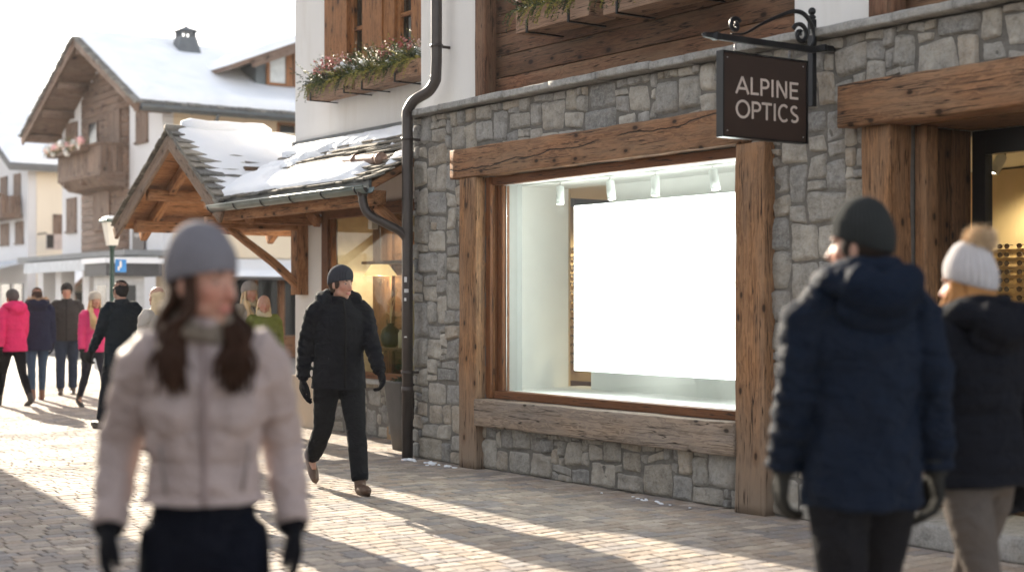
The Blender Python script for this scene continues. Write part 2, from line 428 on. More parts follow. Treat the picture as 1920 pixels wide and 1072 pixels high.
def pavement():
    m = M('granite_sett'); v = m.vec('Object')
    n1 = m.noise(v, 30, 5, .7); n2 = m.noise(v, 1.1, 4, .6)
    c = m.mix(1.0, m.attr('cv').outputs['Color'], m.ramp(n1, [(.3, .78), (.7, 1.2)]), 'MULTIPLY')
    c = m.mix(m.ramp(n2, [(.45, 0), (.7, .45)]), c, (.20, .185, .17))
    c = m.mix(m.ramp(m.noise(v, 150, 2), [(.6, 0), (.75, .4)]), c, (.45, .43, .40))
    r = m.ramp(n2, [(.35, .75), (.65, .95)])
    m.set(c, r, m.bump(m.math('ADD', n1, m.math('MULTIPLY', m.noise(v, 7, 3), .6)), .45, .006), spec=.25)
    mb = MB(); rnd = random.Random(3)
    pal = [(c_[0]*1.05, c_[1]*.98, c_[2]*.92) for c_ in [(.34, .30, .26), (.30, .27, .24), (.37, .335, .30), (.27, .245, .23), (.32, .27, .225), (.25, .24, .24), (.40, .36, .31)]]
    dy = .118; rows = int(27/dy)
    def warp(x, y):
        return (x+.07*noise.noise((x*.7, y*.7, 3)), y+.055*noise.noise((x*.55, y*.55, 9))+.018*noise.noise((x*2.4, y*2.4, 5)))
    V, F, GC, CV = [], [], [], []
    for i in range(rows):
        y = 1.0+i*dy
        xl = max(-1.0, .293*y-.9); xr = min(8.5 if y > 12.2 else 7.62, 2.0*y+1.5)
        if y > 17: xr = 15
        if y > 17.5: pass
        x = xl-rnd.uniform(0, .2)
        while x < xr:
            w = rnd.uniform(.105, .185); g = rnd.uniform(.0035, .0075); j = lambda a=.006: rnd.uniform(-a, a)
            P = [(x+g+j(), y+g+j()), (x+w/2, y+g+j(.005)), (x+w-g+j(), y+g+j()), (x+w-g+j(), y+dy-g+j()), (x+w/2, y+dy-g+j(.005)), (x+g+j(), y+dy-g+j())]
            P = [warp(*p) for p in P]
            cx = sum(p[0] for p in P)/6; cy = sum(p[1] for p in P)/6
            k = rnd.uniform(.82, 1.12); c = rnd.choice(pal); c = (c[0]*k, c[1]*k, c[2]*k)
            n0 = len(V); h = rnd.uniform(-.0012, .0012); tx, ty = rnd.uniform(-.006, .006), rnd.uniform(-.006, .006)
            bev = .005
            for (px, py) in P: V.append((px, py, -.0125))
            for (px, py) in P: V.append((px, py, h-.004+(px-cx)*tx+(py-cy)*ty))
            for (px, py) in P:
                dx, dy_ = px-cx, py-cy; L = math.hypot(dx, dy_); f = 1-bev*1.3/L
                V.append((cx+dx*f, cy+dy_*f, h+(px-cx)*tx+(py-cy)*ty))
            V.append((cx, cy, h+.0004))
            for a in range(6):
                b = (a+1) % 6
                F.append((n0+a, n0+b, n0+6+b, n0+6+a)); F.append((n0+6+a, n0+6+b, n0+12+b, n0+12+a)); F.append((n0+12+a, n0+12+b, n0+18))
            CV += [c]*19
            x += w
    mb.v, mb.f, mb.gc, mb.cv, mb.sm = V, F, V, CV, [False]*len(F)
    o = mb.build('pavement', m.m); tag(o, kind='structure')
pavement()

# ================================================================ RUBBLE MASONRY
STONES = [(c_[0]*1.36, c_[1]*1.31, c_[2]*1.21) for c_ in [(.18, .175, .165), (.17, .17, .172), (.215, .20, .18), (.14, .14, .143), (.25, .235, .21), (.20, .18, .15), (.28, .265, .24), (.175, .168, .155), (.115, .117, .12), (.20, .198, .195), (.235, .20, .16)]]
def rubble(mb, y0, y1, z0, z1, X, cell=.075, holes=(), seed=1, big=1.0, det=8, jaw=.020):
    """random rubble facing -X: stones fill a wobbling lattice; each is its own lumpy block"""
    rnd = random.Random(seed)
    ny, nzz = int(round((y1-y0)/cell)), int(round((z1-z0)/(cell*.82))); cy, cz = (y1-y0)/ny, (z1-z0)/nzz
    used = [[False]*nzz for _ in range(ny)]
    def hole(a, b, w, h):
        ya, yb = y0+a*cy, y0+(a+w)*cy; za, zb = z0+b*cz, z0+(b+h)*cz
        for (p, q, r_, t) in holes:
            if ya < q-.01 and yb > p+.01 and za < t-.01 and zb > r_+.01: return True
        return False
    sizes = [(2, 2), (3, 2), (3, 3), (4, 3), (2, 3), (4, 2), (3, 4), (2, 4), (1, 1), (2, 1), (1, 2), (3, 1), (5, 3), (4, 4), (5, 4), (3, 5)]
    wts = [10, 10, 10, 7, 7, 6, 5, 4, 3, 4, 3, 4, 3*big, 2.5*big, 1.6*big, 2*big]
    def lat(a, b, ph=0):
        y, z = y0+a*cy, z0+b*cz
        if a <= 0 or a >= ny: dy = 0
        else: dy = cell*.55*noise.noise((y*4, z*4, seed))
        dz = 0 if b <= 0 or b >= nzz else cell*.55*noise.noise((y*4+9, z*4+7, seed+5))
        return y+dy, z+dz
    order = [(a, b) for b in range(nzz) for a in range(ny)]
    for a, b in order:
        if used[a][b]: continue
        for _ in range(14):
            w, h = rnd.choices(sizes, wts)[0]
            if a+w > ny or b+h > nzz: continue
            if w*h > 1 and hole(a, b, w, h): continue
            if any(used[a+i][b+k] for i in range(w) for k in range(h)): continue
            break
        else: w = h = 1
        for i in range(w):
            for k in range(h): used[a+i][b+k] = True
        if hole(a, b, w, h): continue
        c = rnd.choice(STONES); c = tuple(q*.7+.235*.3*t_ for q, t_ in zip(c, (1.04, 1, .92))); kk = rnd.uniform(.9, 1.12); c = tuple(q*kk for q in c)
        rr = rnd.uniform(.02, .17); so = rnd.uniform(0, 99); pro = rnd.uniform(.008, .030); gap = rnd.uniform(.0015, .0035)
        til = (rnd.uniform(-.03, .03), rnd.uniform(-.04, .05)); n = det if w*h > 2 else max(5, det-2)
        A, Bc, C, D = lat(a, b), lat(a+w, b), lat(a+w, b+h), lat(a, b+h)
        j = lambda: rnd.uniform(-.5, .5)*cell*.34
        A, Bc, C, D = [(p[0]+j(), p[1]+j()) if 0 < aa < ny and 0 < bb < nzz else p for p, (aa, bb) in zip((A, Bc, C, D), ((a, b), (a+w, b), (a+w, b+h), (a, b+h)))]
        W, H = w*cy, h*cz; vs = []
        for i in range(n+1):
            for k in range(n+1):
                s, t = i/n*2-1, k/n*2-1
                # squash the square towards a rounded one so that corners come off
                q = rr; f = 1-q*(abs(s)*abs(t))**2.2*.55
                s2, t2 = s*f, t*f
                s2 *= 1-gap/W*2; t2 *= 1-gap/H*2
                u, v_ = (s2+1)/2, (t2+1)/2
                y = (1-u)*(1-v_)*A[0]+u*(1-v_)*Bc[0]+u*v_*C[0]+(1-u)*v_*D[0]
                z = (1-u)*(1-v_)*A[1]+u*(1-v_)*Bc[1]+u*v_*C[1]+(1-u)*v_*D[1]
                e = max(abs(s), abs(t))
                y += .010*noise.noise((y*11, z*11, so))*(1 if e > .9 else .4); z += .010*noise.noise((y*11+5, z*11, so))*(1 if e > .9 else .4)
                bul = pro*(1-max(0, (e-.70)/.30)**3.0)
                r = (.018*noise.noise((y*7, z*7, so))+.014*noise.noise((y*20, z*20, so))+.004*noise.noise((y*50, z*50, so)))*(1-.7*max(0, (e-.7)/.3))
                x = X-.010-bul-r+til[0]*s*.3+til[1]*t*.3*0
                if e > .999: x = X+.004
                vs.append((x, y, z))
        m_ = n+1
        fs = [(i*m_+k, i*m_+k+1, (i+1)*m_+k+1, (i+1)*m_+k) for i in range(n) for k in range(n)]
        mb.add(vs, fs, None, c, True)

# ================================================================ THE STONE SHOP BUILDING
bld = thing('stone_shop_building', 'grey rubble stone shop with big timber framed window, white upper storey and timber cladding', 'building', (7.6, 8, 0))
mb = MB()
wy0, wy1, wz0, wz1 = 7.81, 11.15, .62, 2.64           # main window opening
dy0, dy1, dz1 = 4.55, 6.40, 2.66                      # door opening
YE = 12.37
rubble(mb, 3.0, YE, 0.0, 3.29, 7.6, cell=.084, holes=[(wy0, wy1, .46, wz1), (dy0, dy1, -1, dz1)], seed=11, det=11, big=1.3)
stone_wall = mb.build('stone_wall', STONE, bld)
mb = MB()      # mortar backing in butted pieces
for (a, b, c, d) in ((2.0, dy0, 0, 3.29), (dy0, dy1, dz1, 3.29), (dy1, wy0, 0, 3.29), (wy0, wy1, 0, wz0), (wy0, wy1, wz1, 3.29), (wy1, YE, 0, 3.29)):
    mb.box(7.593, 7.95, a, b, c, d)
mb.build('mortar_joints', MORTAR, stone_wall)
# string course of thin slabs
mb = MB(); y = 2.0
while y < YE+.02:
    w = random.uniform(.35, .75); y2 = min(y+w, YE+.03); k = random.uniform(.75, 1.15); zz = random.uniform(-.006, .006)
    mb.sweep(rrect(.30, .062, .012, 3, 3), [(7.615, y+.004+(y2-y-.008)*i/8, 3.328+zz) for i in range(9)], (0, 0, 1), rough=.013, nf=5, cv=(.27*k, .265*k, .25*k)); y = y2
mb.build('string_course', SLATE, bld)
# main window timbers
def part_beam(name, mat, p0, p1, w, h, up=(0, 0, 1), rough=.005, parent=bld, label=None, step=.08, r=.014, extra=()):
    m_ = MB(); beam(m_, p0, p1, w, h, up, rough, step, r)
    for e in extra: beam(m_, *e)
    return m_.build(name, mat, parent, label)
part_beam('window_lintel', WOODL, (7.60, 7.74, 2.775), (7.60, 11.56, 2.775), .24, .27, rough=.011, label='long cracked timber beam above the shop window')
part_beam('window_post', WOOD, (7.59, 11.29, 0), (7.59, 11.29, 2.638), .20, .28, (0, 1, 0), rough=.007)
part_beam('window_post', WOOD, (7.59, 7.66, 0), (7.59, 7.66, 2.638), .20, .30, (0, 1, 0), rough=.009)
part_beam('sill_beam', WOODS, (7.58, 7.812, .515), (7.58, 11.148, .515), .22, .245, rough=.007, label='weathered grey timber sill beam')
wf = MB()
wf.box(7.60, 7.705, 11.075, 11.149, .64, 2.638); wf.box(7.68, 7.76, 11.0, 11.073, .71, 2.56)
wf.box(7.60, 7.705, 7.812, 7.88, .64, 2.638); wf.box(7.68, 7.76, 7.882, 7.95, .71, 2.56)
wf.box(7.62, 7.70, 7.882, 11.073, 2.562, 2.636); wf.box(7.64, 7.765, 7.882, 11.073, .64, .708)
wfo = wf.build('window_frame', WOODF, bld, bevel=.004)
g = MB(); g.box(7.722, 7.73, 7.951, 10.999, .71, 2.56); g.build('pane', GLASS, wfo)
g = MB(); g.box(7.718, 7.722, 10.990, 10.998, .712, 2.558); g.build('glazing_strip', simple('steel_strip', (.45, .47, .46), .35, .8), wfo)
# inner left jamb timber, second step of the reveal
part_beam('window_jamb', wood('honey_timber', (.22, .10, .036), (.42, .22, .095), gs=.9, stain=.15), (7.64, 11.112, .66), (7.64, 11.112, 2.63), .02, .08, (0, 1, 0), rough=.001)

# plaster upper walls
mb = MB()
def wall_x(mb, X, th, y0, y1, z0, z1, ops=()):
    """a wall facing -X with openings (y0,y1,z0,z1): butted boxes"""
    ys = sorted({y0, y1}|{q for o in ops for q in o[:2]})
    for a, b in zip(ys, ys[1:]):
        oo = sorted([o for o in ops if o[0] <= a+1e-6 and o[1] >= b-1e-6], key=lambda o: o[2]); z = z0
        for o in oo:
            if o[2] > z: mb.box(X, X+th, a, b, z, o[2])
            z = o[3]
        if z < z1: mb.box(X, X+th, a, b, z, z1)
def wall_y(mb, Y, th, x0, x1, z0, z1, ops=()):
    xs = sorted({x0, x1}|{q for o in ops for q in o[:2]})
    for a, b in zip(xs, xs[1:]):
        oo = sorted([o for o in ops if o[0] <= a+1e-6 and o[1] >= b-1e-6], key=lambda o: o[2]); z = z0
        for o in oo:
            if o[2] > z: mb.box(a, b, Y, Y+th, z, o[2])
            z = o[3]
        if z < z1: mb.box(a, b, Y, Y+th, z, z1)
TOP = 7.2
wall_x(mb, 8.4, .3, 12.50, 16.48, 2.62, TOP, [(13.66, 15.62, 4.05, 5.75)])
wall_x(mb, 8.4, .3, 15.58, 16.48, .0, 2.62); 
wall_x(mb, 8.4, .3, 12.40, 13.0, .64, 2.62)
mb.box(8.7, 17, 16.18, 16.48, 0, TOP)
mb.build('plaster_wall', PLASTER, bld, 'white rendered upper wall')
mb = MB()
wall_x(mb, 7.75, .3, 11.42, 12.50, 3.36, TOP); mb.box(8.05, 8.4, 12.3, 12.50, 3.36, TOP)
mb.build('plaster_wall', PLASTER, bld, 'white rendered wall above the stone storey')
mb = MB(); wall_x(mb, 7.75, .3, 6.72, 7.47, 3.36, TOP); mb.build('plaster_wall', PLASTER, bld, 'white rendered strip behind the sign bracket')
mb = MB()      # cladding boards
z = 3.36
while z < TOP:
    h = random.uniform(.17, .215); k = random.uniform(.8, 1.2); k2 = random.uniform(.95, 1.05)
    for (a, b) in ((7.47, 11.24), (2.0, 6.5)):
        beam(mb, (7.795, a, z+h/2), (7.795, b, z+h/2), .03, h-.007, rough=.0025, step=.25, r=.006, cv=(k, k*k2, k*k2*.98))
    z += h
mb.box(7.83, 8.05, 2.0, 6.5, 3.36, TOP); mb.box(7.83, 8.05, 7.47, 11.24, 3.36, TOP)
mb.build('timber_cladding', WOODC, bld)
part_beam('corner_board', WOODC, (7.74, 11.33, 3.36), (7.74, 11.33, TOP), .17, .17, (0, 1, 0), rough=.003)
part_beam('corner_board', WOODC, (7.74, 6.61, 3.36), (7.74, 6.61, TOP), .17, .21, (0, 1, 0), rough=.003)
# bulk of the building and its snowy roof (above the picture)
mb = MB(); mb.box(12.5, 17, 2.0, 16.17, 0, TOP); mb.box(8.06, 12.5, 2.0, 2.3, 0, TOP); mb.box(8.71, 12.49, 12.7, 16.17, 6.6, TOP); mb.box(8.06, 12.49, 2.31, 12.69, 3.36, 3.5)
mb.build('rear_wall', PLASTER, bld)
mb = MB(); mb.prism([(7.1, 1.4, TOP-.15), (12.4, 1.4, TOP+2.2), (17.7, 1.4, TOP-.15), (17.7, 1.4, TOP+.05), (12.4, 1.4, TOP+2.4), (7.1, 1.4, TOP+.05)], (0, 15.5, 0))
rf = mb.build('roof', WOODD, bld)
mb = MB(); snow_sheet(mb, (7.1, 1.4, TOP+.04), (0, 1, 0), (5.3, 0, 2.35), 15.5, 5.8, lambda a, b: .22+.05*nz((a, b, 1), .6), 40, 20); mb.build('roof_snow', SNOW, rf)

# ---- upper window left, with shutters and curtains
uw = MB()
uw.box(8.34, 8.46, 15.08, 15.62, 4.0, 5.76); uw.box(8.34, 8.46, 14.28, 14.72, 4.0, 5.76); uw.box(8.36, 8.47, 14.04, 14.28, 4.0, 5.76); uw.box(8.34, 8.46, 13.40, 13.66, 4.0, 5.76)
uw.box(8.40, 8.45, 15.02, 15.08, 4.0, 5.76); uw.box(8.40, 8.45, 14.72, 14.78, 4.0, 5.76); uw.box(8.40, 8.45, 13.98, 14.04, 4.0, 5.76); uw.box(8.40, 8.45, 13.66, 13.72, 4.0, 5.76)
for zz in (4.04, 4.62, 5.2, 5.70):
    uw.box(8.405, 8.445, 14.78, 15.02, zz, zz+.045); uw.box(8.405, 8.445, 13.72, 13.98, zz, zz+.045)
uwo = uw.build('upper_window', wood('warm_shutter_timber', (.16, .062, .022), (.30, .135, .052), gs=.8, stain=.25), bld, bevel=.004)
g = MB(); g.box(8.452, 8.458, 14.7, 15.1, 4.0, 5.76); g.box(8.452, 8.458, 13.66, 14.05, 4.0, 5.76); g.build('pane', DGLASS, uwo)
g = MB()
for (a, b) in ((14.72, 15.08), (13.66, 14.04)):
    pts = [(8.52+.025*math.sin(i*1.3), a+(b-a)*i/30, 4.0) for i in range(31)]
    g.add([p for p in pts]+[(p[0], p[1], 5.76) for p in pts], [(i, i+1, i+32, i+31) for i in range(30)], None, (1, 1, 1), True)
g.build('curtain', simple('grey_curtain', (.20, .21, .22), .9), uwo)

# ---- shop door on the right
part_beam('door_post', WOOD, (7.60, 6.51, 0), (7.60, 6.51, 2.648), .22, .235, (0, 1, 0), rough=.007)
part_beam('door_post', WOOD, (7.60, 4.42, 0), (7.60, 4.42, 2.648), .22, .235, (0, 1, 0), rough=.007)
part_beam('door_lintel', WOODL, (7.57, 4.1, 2.795), (7.57, 6.77, 2.795), .30, .285, rough=.012, label='heavy timber beam above the shop door')
j = MB()
beam(j, (7.79, 6.34, .15), (7.79, 6.34, 2.645), .13, .09, (0, 1, 0), .003)
j.build('door_jamb', WOOD, bld)
j = MB()
for i in range(2): beam(j, (7.96+.2*i, 6.37, .15), (7.96+.2*i, 6.37, 2.645), .19, .05, (0, 1, 0), .002)
j.box(7.72, 8.25, 4.55, 6.33, 2.648, 2.68)
j.build('jamb_panelling', WOODK, bld)
df = MB(); df.box(8.26, 8.34, 6.24, 6.345, .15, 2.645); df.box(8.26, 8.34, 4.55, 6.24, 2.485, 2.645); df.box(8.26, 8.34, 4.55, 4.64, .15, 2.485); df.box(8.27, 8.33, 4.64, 6.24, .15, .21); df.box(8.275, 8.325, 5.3, 5.36, .21, 2.485)
dfo = df.build('door_frame', BLACK, bld, bevel=.003)
g = MB(); g.box(8.297, 8.303, 4.64, 5.3, .21, 2.485); g.box(8.297, 8.303, 5.36, 6.24, .21, 2.485); g.build('pane', GLASS, dfo)
stp = MB(); stp.sweep(rrect(.75, .16, .02, 3, 3), [(7.68, 4.3+i*.1, .08) for i in range(22)], rough=.008, cv=(.26, .25, .235)); stp.build('door_step', SLATE, bld)

# ---- rooms behind the glass
IWALL = simple('shop_wall_paint', (.80, .80, .77), .7, var=.03); WARM = simple('warm_shop_wall', (.66, .50, .30), .7, var=.06)
FLOORW = simple('oak_shop_floor', (.30, .19, .10), .5)
r_ = MB()
r_.box(7.766, 8.9, 7.7, 11.40, .60, .70)                       # display platform
r_.box(7.961, 8.66, 11.30, 11.42, .70, 2.62)                  # left cheek wall
r_.box(8.62, 8.68, 7.7, 10.90, .70, 1.3); r_.box(8.62, 8.68, 7.7, 10.62, 1.3, 2.62)
r_.box(7.765, 8.9, 7.62, 7.70, .60, 2.62); r_.box(8.37, 12.4, 2.32, 12.68, 2.625, 2.68)
r_.box(7.78, 8.62, 7.7, 11.3, 2.585, 2.62)
r_.build('display_recess', IWALL, bld)
r_ = MB(); r_.box(7.766, 7.96, 11.085, 11.148, .70, 2.584); r_.box(7.93, 7.96, 11.149, 11.30, .70, 2.584); r_.build('reveal_lining', simple('grey_reveal', (.34, .35, .34), .7, var=.03), bld)
r_ = MB()
r_.box(10.5, 10.6, 2.4, 14.6, .1, 2.61); r_.box(8.7, 10.5, 14.2, 14.3, .1, 2.6); r_.box(8.72, 8.8, 11.45, 12.3, .1, 2.61)
r_.build('shop_interior_wall', WARM, bld)
r_ = MB(); r_.box(8.36, 10.5, 2.4, 14.2, 0.0, .14); r_.build('shop_floor', FLOORW, bld)
r_ = MB(); r_.box(10.30, 10.36, 12.4, 14.0, .14, .62); r_.build('rack_base', WOODK, bld)

# ---- left shop bay under the canopy
mb = MB(); rubble(mb, 12.4, 16.0, 0, .60, 8.4, cell=.085, seed=5, det=6); bw = mb.build('stone_plinth', STONE, bld)
mb = MB(); mb.box(8.390, 8.7, 12.4, 15.58, 0, .60); mb.build('mortar_joints', MORTAR, bw)
mb = MB(); mb.sweep(rrect(.22, .05, .01), [(8.36, 12.4+i*.1, .625) for i in range(33)], rough=.006, cv=(.3, .29, .27)); mb.build('stone_sill', SLATE, bld)
bf = MB(); bf.box(8.36, 8.48, 15.57, 15.73, .65, 2.62); bf.box(8.36, 8.48, 13.0, 15.57, 2.49, 2.62); bf.box(8.37, 8.47, 13.0, 15.57, .65, .72); bf.box(8.36, 8.48, 13.0, 13.1, .72, 2.49); bf.box(8.385, 8.45, 15.53, 15.57, .72, 2.49)
bfo = bf.build('bay_window', WOODF, bld, bevel=.004)
g = MB(); g.box(8.418, 8.424, 13.1, 15.53, .72, 2.49); g.build('pane', GLASS, bfo)
mb = MB(); mb.box(8.34, 8.40, 15.74, 16.48, .0, .62); mb.build('column_base', BEIGE, bld)
r_ = MB(); r_.box(8.482, 9.05, 15.545, 15.579, .6, 2.6); r_.box(8.46, 9.0, 13.0, 15.54, .55, .64); r_.box(8.482, 9.05, 13.0, 15.54, 2.56, 2.61)
r_.build('bay_interior_wall', simple('bay_beige_wall', (.55, .46, .33), .8), bld)
r_ = MB(); r_.box(9.0, 9.06, 12.99, 15.54, .5, 2.56); r_.box(8.72, 9.0, 12.92, 12.99, .6, 2.6); r_.box(8.955, 9.0, 15.1, 15.54, .64, 2.55)
for zz in (.965, 1.95): r_.box(8.55, 8.99, 13.05, 15.1, zz, zz+.03)
r_.build('display_shelf', wood('bay_shelf_timber', (.10, .05, .025), (.20, .105, .055), gs=.8), bld)

# ---- canopy roof over the bay
SL = [(.17, .155, .13), (.22, .20, .165), (.13, .125, .115), (.26, .23, .185), (.19, .165, .13)]
mb = MB()
cu = Vector((1.2, 0, .67)); cl = cu.length; cn = cu.normalized()
mb.prism([(7.14, 12.40, 2.66), (8.4, 12.40, 3.363), (8.4, 12.40, 3.30), (7.14, 12.40, 2.60)], (0, 3.95, 0))
can = mb.build('canopy_roof', WOODP, bld)
mb = MB(); shingles(mb, (7.10, 12.38, 2.645), (0, 1, 0), cu, 3.9, cl+.05, du=.24, dv=.145, th=.02, cols=SL); mb.build('slab_tiles', SLATE, can)
def csnow(a, b):
    # a: along Y from the stone wall to the porch, b: up the slope
    t = .11*(nz((a*1.3, b*2.6, 2), 1)+.10)+.05*nz((a*4, b*9, 5), 1)+.022*nz((a*11, b*16, 8), 1)
    t += .075*(1 if a > 1.9 else (a-.5)/1.4) if b < .62 else .0
    t += -.05 if b > .55 and a < 2.6 else .02
    if .60 < b < .95 and a < 2.9: t -= .10
    if b > 1.12: t += .07
    t = min(t, .062+.02*nz((a*2, b*3, 4), 1))
    e = min(b/.10, 1, a/.2) if b < .10 or a < .2 else 1
    return t*e-(.02 if e < .3 else 0)
mb = MB(); snow_sheet(mb, (7.12, 12.42, 2.70), (0, 1, 0), cu, 3.8, cl, csnow, 150, 60); mb.build('roof_snow', SNOW, can)
mb = MB(); mb.prism([(8.33, 12.40, 3.37), (8.405, 12.40, 3.47), (8.405, 12.40, 3.36)], (0, 4.0, 0)); mb.box(8.355, 8.40, 12.5, 16.48, 3.37, 3.47); mb.build('flashing', ZINC, can)
mb = MB(); plain(mb, (7.115, 12.40, 2.655), (7.115, 15.9, 2.655), .03, .115); mb.build('fascia', ZINC, can)
# half-round tile ridge lying on the canopy
mb = MB()
def on_roof(y, b, lift=0): return Vector((7.14, y, 2.70))+cn*b+Vector((-.49, 0, .87))*lift
mb.tube([on_roof(12.75+i*.09, .36+.012*i, .05) for i in range(8)], [.062-.001*i for i in range(8)], 12)
mb.tube([on_roof(13.36+i*.09, .44+.014*i, .045) for i in range(7)], [.050-.001*i for i in range(7)], 12)
mb.tube([on_roof(13.37, .44, .05), on_roof(13.33, .435, .05)], [.068, .068], 12); mb.tube([on_roof(12.76, .362, .05), on_roof(12.72, .36, .05)], [.068, .07], 12)
mb.build('ridge_pipe', COPPER, can)
# gutter: half-round trough with brackets, outlet and downpipe
def trough(r, th=.006, n=10):
    a = [(r*math.cos(math.pi+math.pi*i/n), r*math.sin(math.pi+math.pi*i/n)) for i in range(n+1)]
    b = [((r-th)*math.cos(2*math.pi-math.pi*i/n), (r-th)*math.sin(2*math.pi-math.pi*i/n)) for i in range(n+1)]
    return a+b
mb = MB(); mb.sweep(trough(.068), [(7.04, 12.30+i*.4, 2.605) for i in range(10)])
mb.tube([(6.972, 12.30+i*.4, 2.608) for i in range(10)], .010, 8)
mb.build('gutter', GUTTER, can)
mb = MB()
for i in range(6):
    y = 12.45+i*.68; mb.sweep(trough(.076, .005), [(7.04, y, 2.605), (7.04, y+.025, 2.605)])
mb.each('gutter_bracket', IRON, can)
mb = MB(); mb.tube(catmull([(7.04, 12.42, 2.56), (7.05, 12.41, 2.44), (7.10, 12.38, 2.34), (7.28, 12.31, 2.24), (7.38, 12.27, 2.18), (7.44, 12.25, 2.10)], 7), .042, 12)
mb.tube([(7.04, 12.42, 2.60), (7.04, 12.42, 2.52)], .05, 12); mb.build('gutter_outlet', PIPE, can)
mb = MB(); P = [(7.60, 11.98, 7.0), (7.60, 11.98, 5.2), (7.60, 11.98, 3.80), (7.60, 11.99, 3.68)]+catmull([(7.60, 11.995, 3.62), (7.56, 12.06, 3.52), (7.48, 12.19, 3.44), (7.44, 12.25, 3.34)], 6)+[(7.44, 12.25, 3.26), (7.44, 12.25, 1.6), (7.44, 12.25, .01)]
mb.tube(P, .053, 16)
for zz in (.82, 3.06): mb.tube([(7.44, 12.25, zz), (7.44, 12.25, zz+.03)], .062, 14); mb.box(7.49, 7.62, 12.24, 12.26, zz, zz+.025)
mb.tube([(7.60, 11.98, 3.93), (7.60, 11.98, 3.96)], .061, 14); mb.box(7.65, 7.76, 11.97, 11.99, 3.93, 3.955)
mb.tube([(7.44, 12.25, .70), (7.44, 12.25, .64)], .059, 14)
dp = mb.build('downpipe', PIPE, bld)
# worn stickers on the pipe
mb = MB()
for (zz, h, w0) in ((1.70, .05, .5), (1.60, .035, .8), (1.52, .03, .4), (1.17, .012, .5)):
    ring = []
    for i in range(5):
        t = R(205)+w0*i/4; ring.append((7.44+.0545*math.cos(t), 12.25+.0545*math.sin(t)))
    mb.add([(x, y, zz) for x, y in ring]+[(x, y, zz+h) for x, y in ring], [(i, i+1, i+6, i+5) for i in range(4)])
mb.each('sticker', simple('worn_sticker', (.62, .62, .60), .7, var=.3), dp)
# eave timbers and braces of the canopy
mb = MB(); beam(mb, (7.26, 12.45, 2.52), (7.26, 16.15, 2.52), .13, .14, rough=.006); mb.build('eave_beam', WOODP, can)
mb = MB(); beam(mb, (8.33, 16.23, 1.60), (8.33, 16.23, 2.66), .15, .19, (0, 1, 0), .006); mb.build('wall_post', WOODP, can)
mb = MB(); beam(mb, (7.1, 16.2, 2.44), (8.3, 16.2, 2.44), .12, .13, rough=.005); mb.build('bracket_arm', WOODP, can)
for yy in (16.2, 12.62):
    mb = MB(); mb.sweep(rrect(.085, .10, .012), catmull([(7.32, yy, 2.44), (7.62, yy, 2.22), (7.98, yy, 1.97), (8.30, yy, 1.70)], 5), (0, 1, 0), rough=.005); mb.build('brace', WOODP, can)
mb = MB()
for i in range(7): plain(mb, (7.16, 12.55+i*.56, 2.625), (8.38, 12.55+i*.56, 3.255), .07, .09)
mb.each('rafter', WOODP, can)

# ---- gabled porch roof
por = MB()
AP, RE, LE = Vector((7.1, 17.2, 3.58)), Vector((7.1, 15.72, 2.60)), Vector((7.1, 19.02, 2.53)); D = Vector((3.9, 0, 0))
th_ = Vector((0, 0, -.05))
por.prism([AP, RE, RE+th_, AP+th_, LE+th_, LE], D)
pro = por.build('porch_roof', WOODP, bld)
mb = MB(); ur = (AP-RE); ul = (AP-LE)
shingles(mb, RE+Vector((-.05, 0, .005)), (1, 0, 0), ur, 3.95, ur.length, du=.26, dv=.16, th=.022, cols=SL)
shingles(mb, LE+Vector((-.05, 0, .005)), (1, 0, 0), ul, 3.95, ul.length, du=.26, dv=.16, th=.022, cols=SL)
# ragged slab ends seen along the two verges
for (E0, U) in ((RE, ur), (LE, ul)):
    n_ = int(U.length/.075)
    for i in range(n_):
        p = E0+U*((i+.3)/n_); d = U.normalized(); nn = Vector((0, -d.z, d.y)) if d.y > 0 else Vector((0, d.z, -d.y))
        if nn.z < 0: nn = -nn
        k = random.uniform(.7, 1.25); c = random.choice(SL)
        plain(mb, p+Vector((-.07-random.uniform(0, .03), 0, 0))+nn*(.022+random.uniform(0, .014)), p+Vector((.10, 0, 0))+nn*.03, .17, .018, tuple(nn), tuple(q*k for q in c))
mb.tube([AP+Vector((-.09, 0, .045)), AP+Vector((3.9, 0, .045))], .05, 8, (.2, .18, .15))
mb.build('slab_tiles', SLATE, pro)
def psnow(a, b):
    L = ur.length
    t = .065+.035*nz((a, b, 7), .9)
    e = min(1, max(0, (a-.0)/.24)); t *= e**.6 if e > 0 else 0
    t += .02*nz((a*4, b*4, 1), 1)
    if a > 1.05+.6*(b/L) and b > L*.62: t -= .30*min(1, (a-1.05-.6*(b/L))/.3)   # bare stone strip near the ridge at the back
    if a < .03+.05*nz((b*5, 0, 0), 1): t = -.03
    e = min(1, b/.15); return t*e**.5-.005
mb = MB(); snow_sheet(mb, RE+Vector((0, 0, .03)), (1, 0, 0), ur, 3.9, ur.length, psnow, 110, 60)
def psnow2(a, b):
    return .10+.04*nz((a, b, 4), 1) if b > ul.length*.93 and .1 < a else (-.03 if not (a < .3 and .55 < b < .62) else .02)
mb.tube([AP+Vector((x, 0, .10+.02*nz((x, 0, 0), 3))) for x in [.12+i*.12 for i in range(11)]], [.04]+[.085]*9+[.03], 10)
mb.build('roof_snow', SNOW, pro)
mb = MB(); beam(mb, RE+Vector((.55, .62, .50)), RE+Vector((1.15, .62, .50)), .07, .06, cv=(.6, .5, .4)); mb.build('snow_guard', WOODD, pro)
